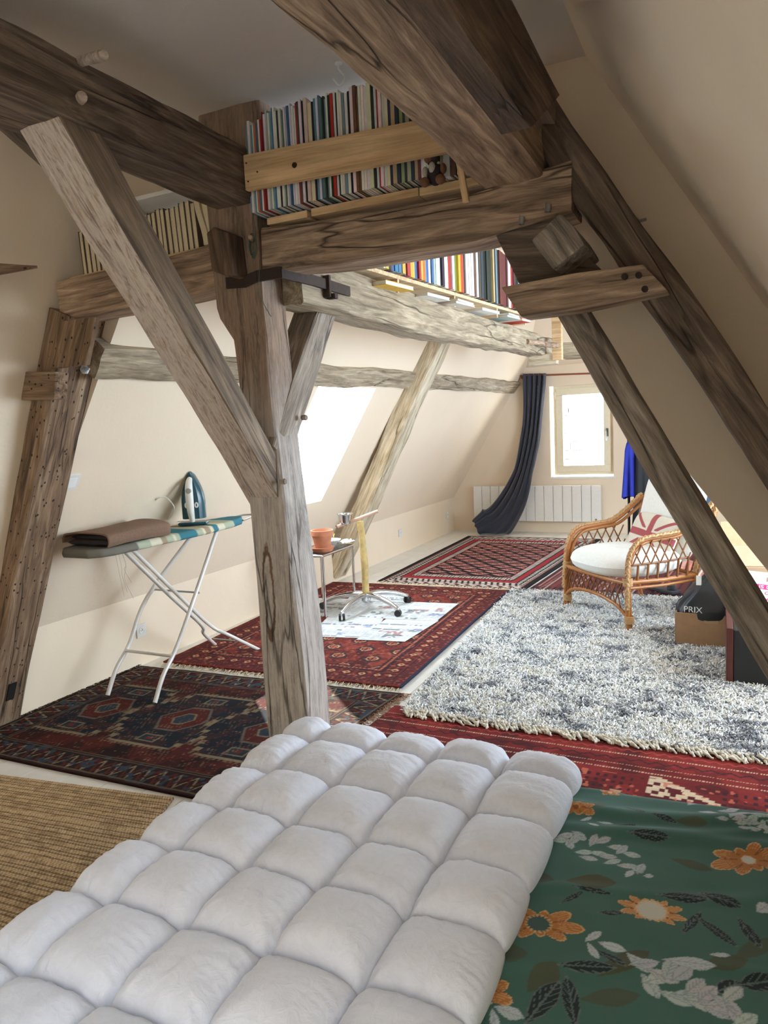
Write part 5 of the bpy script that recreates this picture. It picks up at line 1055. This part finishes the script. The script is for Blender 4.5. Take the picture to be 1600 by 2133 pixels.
for sx in (-1, 1):
    arm = smooth_path([(sx*.385, .0, .0), (sx*.375, .0, .18), (sx*.365, .005, .36), (sx*.36, .03, .50), (sx*.36, .11, .585), (sx*.36, .26, .605), (sx*.365, .42, .62), (sx*.385, .58, .70), (sx*.37, .70, .80)], 64)
    a2 = [p+np.array([0, .030, -.028 if i > 24 else 0]) if i > 4 else p+np.array([0, .026, 0]) for i, p in enumerate(arm)]
    m = MB(); m.tube(arm, .0165, 10); e_ = m.build('arm', CANE, ch, smooth=60)
    MB().tube([p+np.array([-sx*.012, .026+.004*(1 if i > 20 else 0), -.020*min(1, max(0, (i-18)/10))]) for i, p in enumerate(arm)], .013, 9).build('inner_cane', CANE, e_, smooth=60)
    m = MB(); braid(m, [p+np.array([sx*.013, -.012*max(0, 1-i/34), .016*min(1, i/30)]) for i, p in enumerate(arm)][6:], .0088, .016, 13); m.build('braid', CANE_L, e_, smooth=60)
    for z0 in (.045, .30):
        m = MB()
        for q in range(6): zz_ = z0+q*.0085; cx = np.interp(zz_, [0, .36], [.385, .365]); m.tube([(sx*cx-sx*.004+.030*math.cos(a), .012+.030*math.sin(a), zz_) for a in np.linspace(0, 2*PI, 14)[:-1]], .0048, 5, closed=True)
        m.build('binding', CANE_L, e_, smooth=60)
    MB().tube(smooth_path([(sx*.335, .66, .0), (sx*.33, .61, .16), (sx*.335, .58, .31)], 12), .0165, 10).build('rear_leg', CANE, ch, smooth=60)
    # side rail, lattice and slats
    MB().tube([(sx*.355, .01, .315), (sx*.36, .30, .305), (sx*.335, .60, .305)], .0165, 10).build('seat_rail', CANE, ch, smooth=60)
    MB().tube([(sx*.36, .03, .275), (sx*.36, .30, .268), (sx*.335, .58, .27)], .011, 8).build('seat_rail', CANE, ch, smooth=60)
    MB().tube([(sx*.36, .045, .43), (sx*.36, .30, .43), (sx*.355, .52, .44)], .007, 7).build('middle_rail', CANE_D, ch, smooth=60)
    m = MB()
    for k in range(6): y = .07+k*.082; MB().tube([(sx*.36, y+.018, .315), (sx*.362, y+.028, .43)], .0085, 7).build('slat', CANE_D, ch, smooth=60)
    for k in range(-1, 7):
        for dr in (-1, 1):
            y0 = .05+k*.075; y1 = y0+dr*.085
            pts = [(sx*.361+.005*dr, y0+(y1-y0)*t, .43+(.155)*t) for t in np.linspace(0, 1, 8)]; pts = [p for p in pts if .045 < p[1] < .53 and p[2] < np.interp(p[1], [.03, .08, .16, .5], [.48, .55, .582, .62])]
            if len(pts) > 1: m.tube(pts, .0052, 6)
    m.build('lattice', CANE_D, ch, smooth=60)
MB().tube(smooth_path([(-.36, -.0, .315), (-.2, -.02, .315), (.2, -.02, .315), (.36, -.0, .315)], 20), .015, 10).build('front_rail', CANE, ch, smooth=60)
MB().tube([(-.335, .60, .305), (.335, .60, .305)], .015, 10).build('rear_rail', CANE, ch, smooth=60)
MB().tube(smooth_path([(-.378, .0, .085), (-.27, -.012, .150), (-.12, -.018, .178), (.0, -.018, .182), (.12, -.018, .178), (.27, -.012, .150), (.378, .0, .085)], 30), .0135, 10).build('front_arch', CANE, ch, smooth=60)
arch = lambda x: np.interp(abs(x), [0, .12, .27, .38], [.182, .178, .150, .085])
m = MB()
for k in range(-6, 7):
    for dr in (-1, 1):
        x0 = k*.058; x1 = x0+dr*.085; pts = []
        for t in np.linspace(0, 1, 9):
            x = x0+(x1-x0)*math.sin(t*PI/2)*1.0; z = .315-t*.20
            if abs(x) < .36 and z > arch(x): pts.append((x, -.016+.004*dr, z))
        if len(pts) > 1: m.tube(pts, .0050, 6)
m.build('front_lattice', CANE_D, ch, smooth=60)
back = smooth_path([(-.335, .59, .31), (-.365, .66, .55), (-.375, .74, .80), (-.27, .83, .96), (0, .87, 1.01), (.27, .83, .96), (.375, .74, .80), (.365, .66, .55), (.335, .59, .31)], 60)
bo_ = MB().tube(back, .0165, 10).build('back_frame', CANE, ch, smooth=60)
m = MB(); braid(m, [p+np.array([0, -.008, .012]) for p in back], .0088, .016, 20); m.build('braid', CANE_L, bo_, smooth=60)
m = MB()
for k in range(-5, 6):
    x = k*.062; zt_ = np.interp(abs(x), [0, .27, .375], [1.0, .955, .80]); m.tube([(x*.92, .595, .31), (x, .66+.0, .55), (x, .75, .80 if zt_ > .82 else zt_-.02), (x, .80+.06*(1-abs(x)/.4), zt_)], .006, 6)
m.build('back_cane', CANE_D, ch, smooth=60)
for z, yb in ((.45, .635), (.62, .685), (.78, .74)): MB().tube([(-.36, yb, z), (0, yb+.01, z), (.36, yb, z)], .006, 6).build('back_rail', CANE_D, ch, smooth=60)
def cushion(name, label, cat, sxh, syh, th, mat_, M4, cols=None, tuft=0.0, p=3.2, n=56, seed=1, wr=.006):
    u = np.linspace(-1, 1, n); U, V = np.meshgrid(u, u, indexing='ij'); q = (np.abs(U)**p+np.abs(V)**p)**(1/p); mx = np.maximum(np.abs(U), np.abs(V)); s = np.where(q > 1e-6, mx/np.maximum(q, 1e-6), 1)
    X, Y = U*s*sxh, V*s*syh; h = th/2*np.sqrt(np.clip(1-mx**4.5, 0, 1)); wv = wr*(vnoise(U*4+3, V*4, seed, 3)-.5)*(1-mx**6)
    dm = tuft*np.exp(-(U**2+V**2)/.03)+tuft*.25*np.exp(-(np.sin(np.arctan2(V, U)*4)**2)/.15)*np.exp(-(U**2+V**2)/.12)
    A = np.dstack([X, Y, h+wv-dm]).reshape(-1, 3); B = np.dstack([X, Y, -h]).reshape(-1, 3); F = grid_faces(n, n)
    C2 = None if cols is None else np.r_[cols(U, V).reshape(-1, 3), np.tile(lin((214, 204, 186)), (n*n, 1))]
    o = np_mesh(name, np.r_[A, B], np.r_[F, F[:, ::-1]+n*n], mat_, None, C2); set_props(o, label, cat); o.matrix_world = M4; return o
bpy.context.view_layer.update()
CM = ch.matrix_world.copy(); COT = plain('white_cushion_cotton', (228, 226, 218), .9, 0, .04, 60, .15)
cushion('seat_cushion', 'round cornered white seat cushion on the rattan armchair', 'cushion', .352, .350, .185, COT, CM @ Matrix.Translation((0, .255, .400)), tuft=.03, p=2.7, seed=3)
cushion('back_cushion', 'tall white back cushion leaning in the rattan armchair', 'cushion', .315, .34, .11, COT, CM @ Matrix.Translation((0, .655, .70)) @ Matrix.Rotation(math.radians(74), 4, 'X'), p=6, seed=5, wr=.012)
def jack(U, V):
    cream, rd = (214, 204, 186), (160, 62, 70); c = np.zeros(U.shape+(3,))+lin(cream); x, y = U*1.35, V
    for sgn in (-1, 1): c = mixc(c, np.abs(x*.74-sgn*y)/1.24 < .085, rd, .92)
    c = mixc(c, (np.abs(x) < .26) | (np.abs(y) < .27), cream); c = mixc(c, (np.abs(x) < .15) | (np.abs(y) < .155), rd, .92); return c
cushion('pillow', 'small linen pillow with a red union flag design on the armchair', 'pillow', .235, .165, .10, vcol('linen_print', .9, .1, 300, .3, .002), CM @ Matrix.Translation((.03, .475, .545)) @ Matrix.Rotation(.10, 4, 'Y') @ Matrix.Rotation(math.radians(66), 4, 'X'), jack, p=5, seed=8, n=90)
# ------------------------------------------------------------------ things stored on the right
KRAFT = plain('cardboard', (162, 128, 96), .85, 0, .08, 20); KRAFT_P = plain('kraft_paper', (206, 172, 140), .75, 0, .06, 14)
bx_ = empty('cardboard_box', (-.10, 4.90, .018), -.08, 'brown open cardboard box holding a black shopping bag', 'box'); hw, hd, hh = .205, .17, .205
for nm, lo_, hi_ in (('side_panel', (-hw, -hd, 0), (hw, -hd+.006, hh)), ('side_panel', (-hw, hd-.006, 0), (hw, hd, hh)), ('side_panel', (-hw, -hd, 0), (-hw+.006, hd, hh)), ('side_panel', (hw-.006, -hd, 0), (hw, hd, hh)), ('bottom_panel', (-hw, -hd, 0), (hw, hd, .006))): MB().box(lo_, hi_).build(nm, KRAFT, bx_, bevel=.0015)
MB().box((-.04, -hd-.0012, hh-.055), (.04, -hd, hh)).build('packing_tape', plain('packing_tape', (176, 146, 112), .25), bx_)
bag = empty('shopping_bag', (-.12, 4.88, .05), -.08, 'crumpled black shopping bag with white letters standing in the cardboard box', 'bag')
BLKB = plain('black_nylon', (26, 27, 30), .5, 0, .1, 60, .3); n1, n2 = 60, 30; A = np.zeros((n1, n2, 3))
for j, t in enumerate(np.linspace(0, 1, n2)):
    z = .02+.40*t; w_ = np.interp(t, [0, .4, .55, .8, 1], [.175, .185, .175, .11, .05]); dd = np.interp(t, [0, .4, .7, 1], [.14, .15, .11, .02]); ox = np.interp(t, [0, .5, 1], [0, 0, .05])
    for i, a in enumerate(np.linspace(0, 2*PI, n1, endpoint=False)):
        ca_, sa_ = math.cos(a), math.sin(a); k = 1+.05*math.sin(a*5+t*6)+.04*math.sin(a*9-t*9); A[i, j] = (ox+w_*k*np.sign(ca_)*abs(ca_)**.55, dd*k*np.sign(sa_)*abs(sa_)**.55, z+.012*math.sin(a*3))
idx = np.arange(n1*n2).reshape(n1, n2); i0 = idx[:, :-1]; i1 = np.roll(idx, -1, 0)[:, :-1]; Fb = np.stack([i0, i1, np.roll(idx, -1, 0)[:, 1:], idx[:, 1:]], -1).reshape(-1, 4)
np_mesh('bag_body', A.reshape(-1, 3), Fb, BLKB, bag)
MB().tube(smooth_path([(-.03, -.02, .40), (-.02, -.03, .47), (.06, -.03, .48), (.10, -.02, .41)], 16), .008, 6).build('handle', BLKB, bag, smooth=60)
MB().box((-.075, -.075, .335), (-.045, -.070, .395)).build('swing_tag', WPL, bag)
def text(parent, name, s, size, loc, rot, mat, ext=.0006, sx=1.0):
    cu = bpy.data.curves.new(name, 'FONT'); cu.body = s; cu.size = size; cu.extrude = ext; cu.materials.append(mat); t_ = bpy.data.objects.new(name, cu); COL.objects.link(t_); me = bpy.data.meshes.new_from_object(t_.evaluated_get(bpy.context.evaluated_depsgraph_get())); bpy.data.objects.remove(t_); o = bpy.data.objects.new(name, me); COL.objects.link(o); o.parent = parent; o.location = loc; o.rotation_euler = rot; o.scale = (sx, 1, 1); return o
INKW = plain('print_white', (226, 226, 226), .6); MAG = plain('print_magenta', (190, 50, 120), .7)
text(bag, 'lettering', 'PRIX', .052, (-.135, -.168, .185), (PI/2, 0, -.04), INKW)
cs = empty('black_case', (.20, 4.32, .018), .02, 'black case with a mahogany front edge behind the grey oak leg', 'case')
MB().box((-.195, -.20, 0), (.30, .22, .29)).build('case_body', plain('black_vinyl', (24, 24, 25), .6, 0, .15, 120, .2), cs, bevel=.006)
MB().box((-.228, -.205, -.0), (-.196, .22, .30)).build('wooden_edge', plain('mahogany', (84, 34, 26), .4, 0, .2, 20), cs, bevel=.004)
cr = empty('grey_crate', (.30, 4.72, .018), .0, 'grey plastic crate under the magenta newspaper', 'crate')
GRY = plain('grey_ribbed', (112, 114, 116), .6); MB().box((-.26, -.18, 0), (.26, .18, .28)).build('crate_body', GRY, cr, bevel=.008)
for k in range(7): MB().box((-.25, -.187, .03+k*.034), (.25, -.18, .056+k*.034)).build('rib', GRY, cr, bevel=.002)
MB().tube([(-.165+.03*math.cos(a), -.20, .225+.016*math.sin(a)) for a in np.linspace(0, 2*PI, 20)[:-1]], .007, 7, closed=True).build('scissor_handle', plain('orange_plastic', (206, 84, 50), .4), None, smooth=60)
so = bpy.data.objects['scissor_handle']; so.name = 'scissors'; so.location = (.30, 4.72, .018); set_props(so, 'orange handled scissors hooked on the grey crate', 'scissors')
for k in range(3):
    o = MB().box((-.20, -.15, 0), (.20, .15, .010)).build('newspaper', [plain('newsprint_edge', (196, 194, 182), .85), ][0], bevel=.002); o.location = (.24+.008*math.sin(k*2), 4.70+.006*k, .300+k*.0115); o.rotation_euler = (0, 0, .08*math.sin(k*1.7)); set_props(o, 'folded newspaper, %s from the bottom of the pile on the grey crate' % ORD(k+1), 'newspaper', 'newspapers on the grey crate')
tn = empty('newspaper', (.225, 4.62, .372), -.12, 'top newspaper with magenta headline lying tilted on the grey crate', 'newspaper'); tn.rotation_euler = (.50, .06, -.10)
MB().box((-.20, -.09, 0), (.22, .21, .008)).build('paper', plain('newsprint_page', (220, 218, 204), .85, 0, .03, 200), tn, bevel=.002)
MB().box((-.175, .055, .008), (.22, .098, .0086)).build('headline_band', MAG, tn)
MB().box((-.06, .125, .008), (.12, .165, .0086)).build('photo', plain('print_photo', (150, 128, 116), .8, 0, .3, 60), tn)
text(tn, 'lettering', 'TOUS UNIS C', .040, (-.170, .062, .0088), (0, 0, 0), INKW); text(tn, 'lettering', 'GRACE', .038, (-.06, .012, .0088), (0, 0, 0), MAG); text(tn, 'lettering', '651', .066, (-.05, -.055, .0088), (0, 0, 0), MAG)
kb = empty('kraft_box', (.20, 5.45, .0), .06, 'large pale kraft carton behind the newspapers', 'box')
MB().box((-.27, -.17, 0), (.30, .20, .42)).build('carton', KRAFT_P, kb, bevel=.004)
o = MB().box((-.27, -.006, 0), (.30, 0, .24)).build('flap', KRAFT_P, kb, bevel=.002); o.location = (0, -.16, .42); o.rotation_euler = (-1.15, 0, 0)
bd = MB().box((-.14, -.012, 0), (.12, .012, .64)).build('leaning_board', plain('cream_board', (214, 194, 152), .7), bevel=.003); bd.location = (.06, 5.83, 0); bd.rotation_euler = (-.06, 0, .1); set_props(bd, 'cream painted board leaning behind the kraft carton', 'board')
bd = MB().box((-.16, -.02, 0), (.20, .02, .70)).build('plywood_sheet', wood('panel_brown', (96, 60, 36), (142, 96, 60), (176, 128, 86), cracks=0), bevel=.003); bd.location = (.30, 5.98, 0); bd.rotation_euler = (-.05, 0, 0); set_props(bd, 'brown wooden panel standing behind the cream board', 'board')
# clothes rail beyond the armchair
rl = empty('clothes_rail', (-.45, 7.05, 0), 0, 'black clothes rail beyond the armchair hung with garments', 'clothes rail')
for x in (-.42, .55):
    MB().tube([(x, 0, .0), (x, 0, 1.32)], .012, 8).build('upright', BLK, rl, smooth=50); MB().tube([(x, -.22, .012), (x, .22, .012)], .012, 8).build('foot', BLK, rl, smooth=50)
MB().tube([(-.44, 0, 1.32), (.57, 0, 1.32)], .012, 8).build('rail', BLK, rl, smooth=50)
def garment(label, x, rgb, w_, z0, z1, seed, rough=.9, yaw=1.2):
    n1, n2 = 40, 26; A = np.zeros((n1, n2, 3)); rg = np.random.default_rng(seed); ph = rg.random(3)*6
    for j, t in enumerate(np.linspace(0, 1, n2)):
        z = z1+(z0-z1)*t; ww = w_*np.interp(t, [0, .08, .2, 1], [.15, .75, .9, 1.0]); dd = .05+.03*t
        for i, a in enumerate(np.linspace(0, 2*PI, n1, endpoint=False)):
            k = 1+t*.16*math.sin(a*6+ph[0])+t*.1*math.sin(a*11+ph[1]); A[i, j] = (ww*k*math.cos(a), dd*k*math.sin(a), z+.02*math.sin(a*2+ph[2])*t)
    idx = np.arange(n1*n2).reshape(n1, n2); R_ = np.roll(idx, -1, 0); Fg = np.stack([idx[:, :-1], R_[:, :-1], R_[:, 1:], idx[:, 1:]], -1).reshape(-1, 4)
    e = empty('garment', (x, 7.05, 0), yaw, label, 'garment', 'garments on the clothes rail'); np_mesh('cloth', A.reshape(-1, 3), Fg, plain('cloth_%d_%d_%d' % rgb, rgb, rough, 0, .12, 20), e)
    MB().tube(smooth_path([(0, 0, z1-.01), (0, 0, z1+.03), (.018, 0, z1+.06), (0, 0, z1+.08)], 10), .003, 5).build('hanger_hook', STEEL, e); return e
garment('bright royal blue garment hanging at the end nearest the far window', -.80, (30, 40, 140), .21, .70, 1.24, 1); garment('long black coat hanging beside the royal blue garment', -.71, (28, 28, 32), .20, .40, 1.24, 2)
garment('denim blue jacket hanging on the rail above the armchair', -.50, (70, 100, 128), .20, .62, 1.24, 3, yaw=.35); garment('shiny red jacket hanging beside the denim jacket', -.42, (166, 36, 44), .19, .66, 1.24, 4, .4, yaw=.9); garment('pale grey shirt hanging on the clothes rail', -.32, (176, 180, 186), .19, .6, 1.24, 5, yaw=.6); garment('slate blue garment at the end farthest from the far window', -.16, (62, 84, 104), .21, .6, 1.24, 6, yaw=.4)
sh_ = MB(); sh_.prism([(-.05, -.13, 0), (.05, -.13, 0), (.045, .05, 0), (.03, .14, 0), (-.03, .14, 0), (-.045, .05, 0)], (0, 0, 0), (0, 0, .03)); sh_.lathe([(0, .03), (.036, .03), (.034, .07), (.028, .085), (0, .085)], 14, (0, -.08, 0))
o = sh_.build('shoe', plain('shoe_dark', (54, 54, 58), .6), bevel=.006); o.location = (-.50, 6.2, .012); o.rotation_euler = (0, 0, .9); set_props(o, 'dark shoe on the floor under the rattan armchair', 'shoe')
# pale stone chimney outside, seen through the far window
och = empty('stone_chimney', (-2.75, 13.4, -3.0), .1, 'pale ivied stone chimney outside the far window', 'chimney')
STN = plain('pale_stone', (112, 108, 98), .95, 0, .3, 4, .4); rg = np.random.default_rng(12)
for k in range(30):
    z = k*.155; w_ = .34 if z < 3.9 else .26
    for q in range(3 if k % 2 else 2):
        nq = 3 if k % 2 else 2; xw = 2*w_/nq; x0 = -w_+q*xw; MB().box((x0+.006, -.2-.03*rg.random(), z), (x0+xw-.006, .2, z+.145)).build('stone', STN, och, bevel=.02)
MB().box((-.32, -.19, 0), (.32, .19, 4.55)).build('mortar_core', plain('mortar', (104, 100, 92), .95), och)
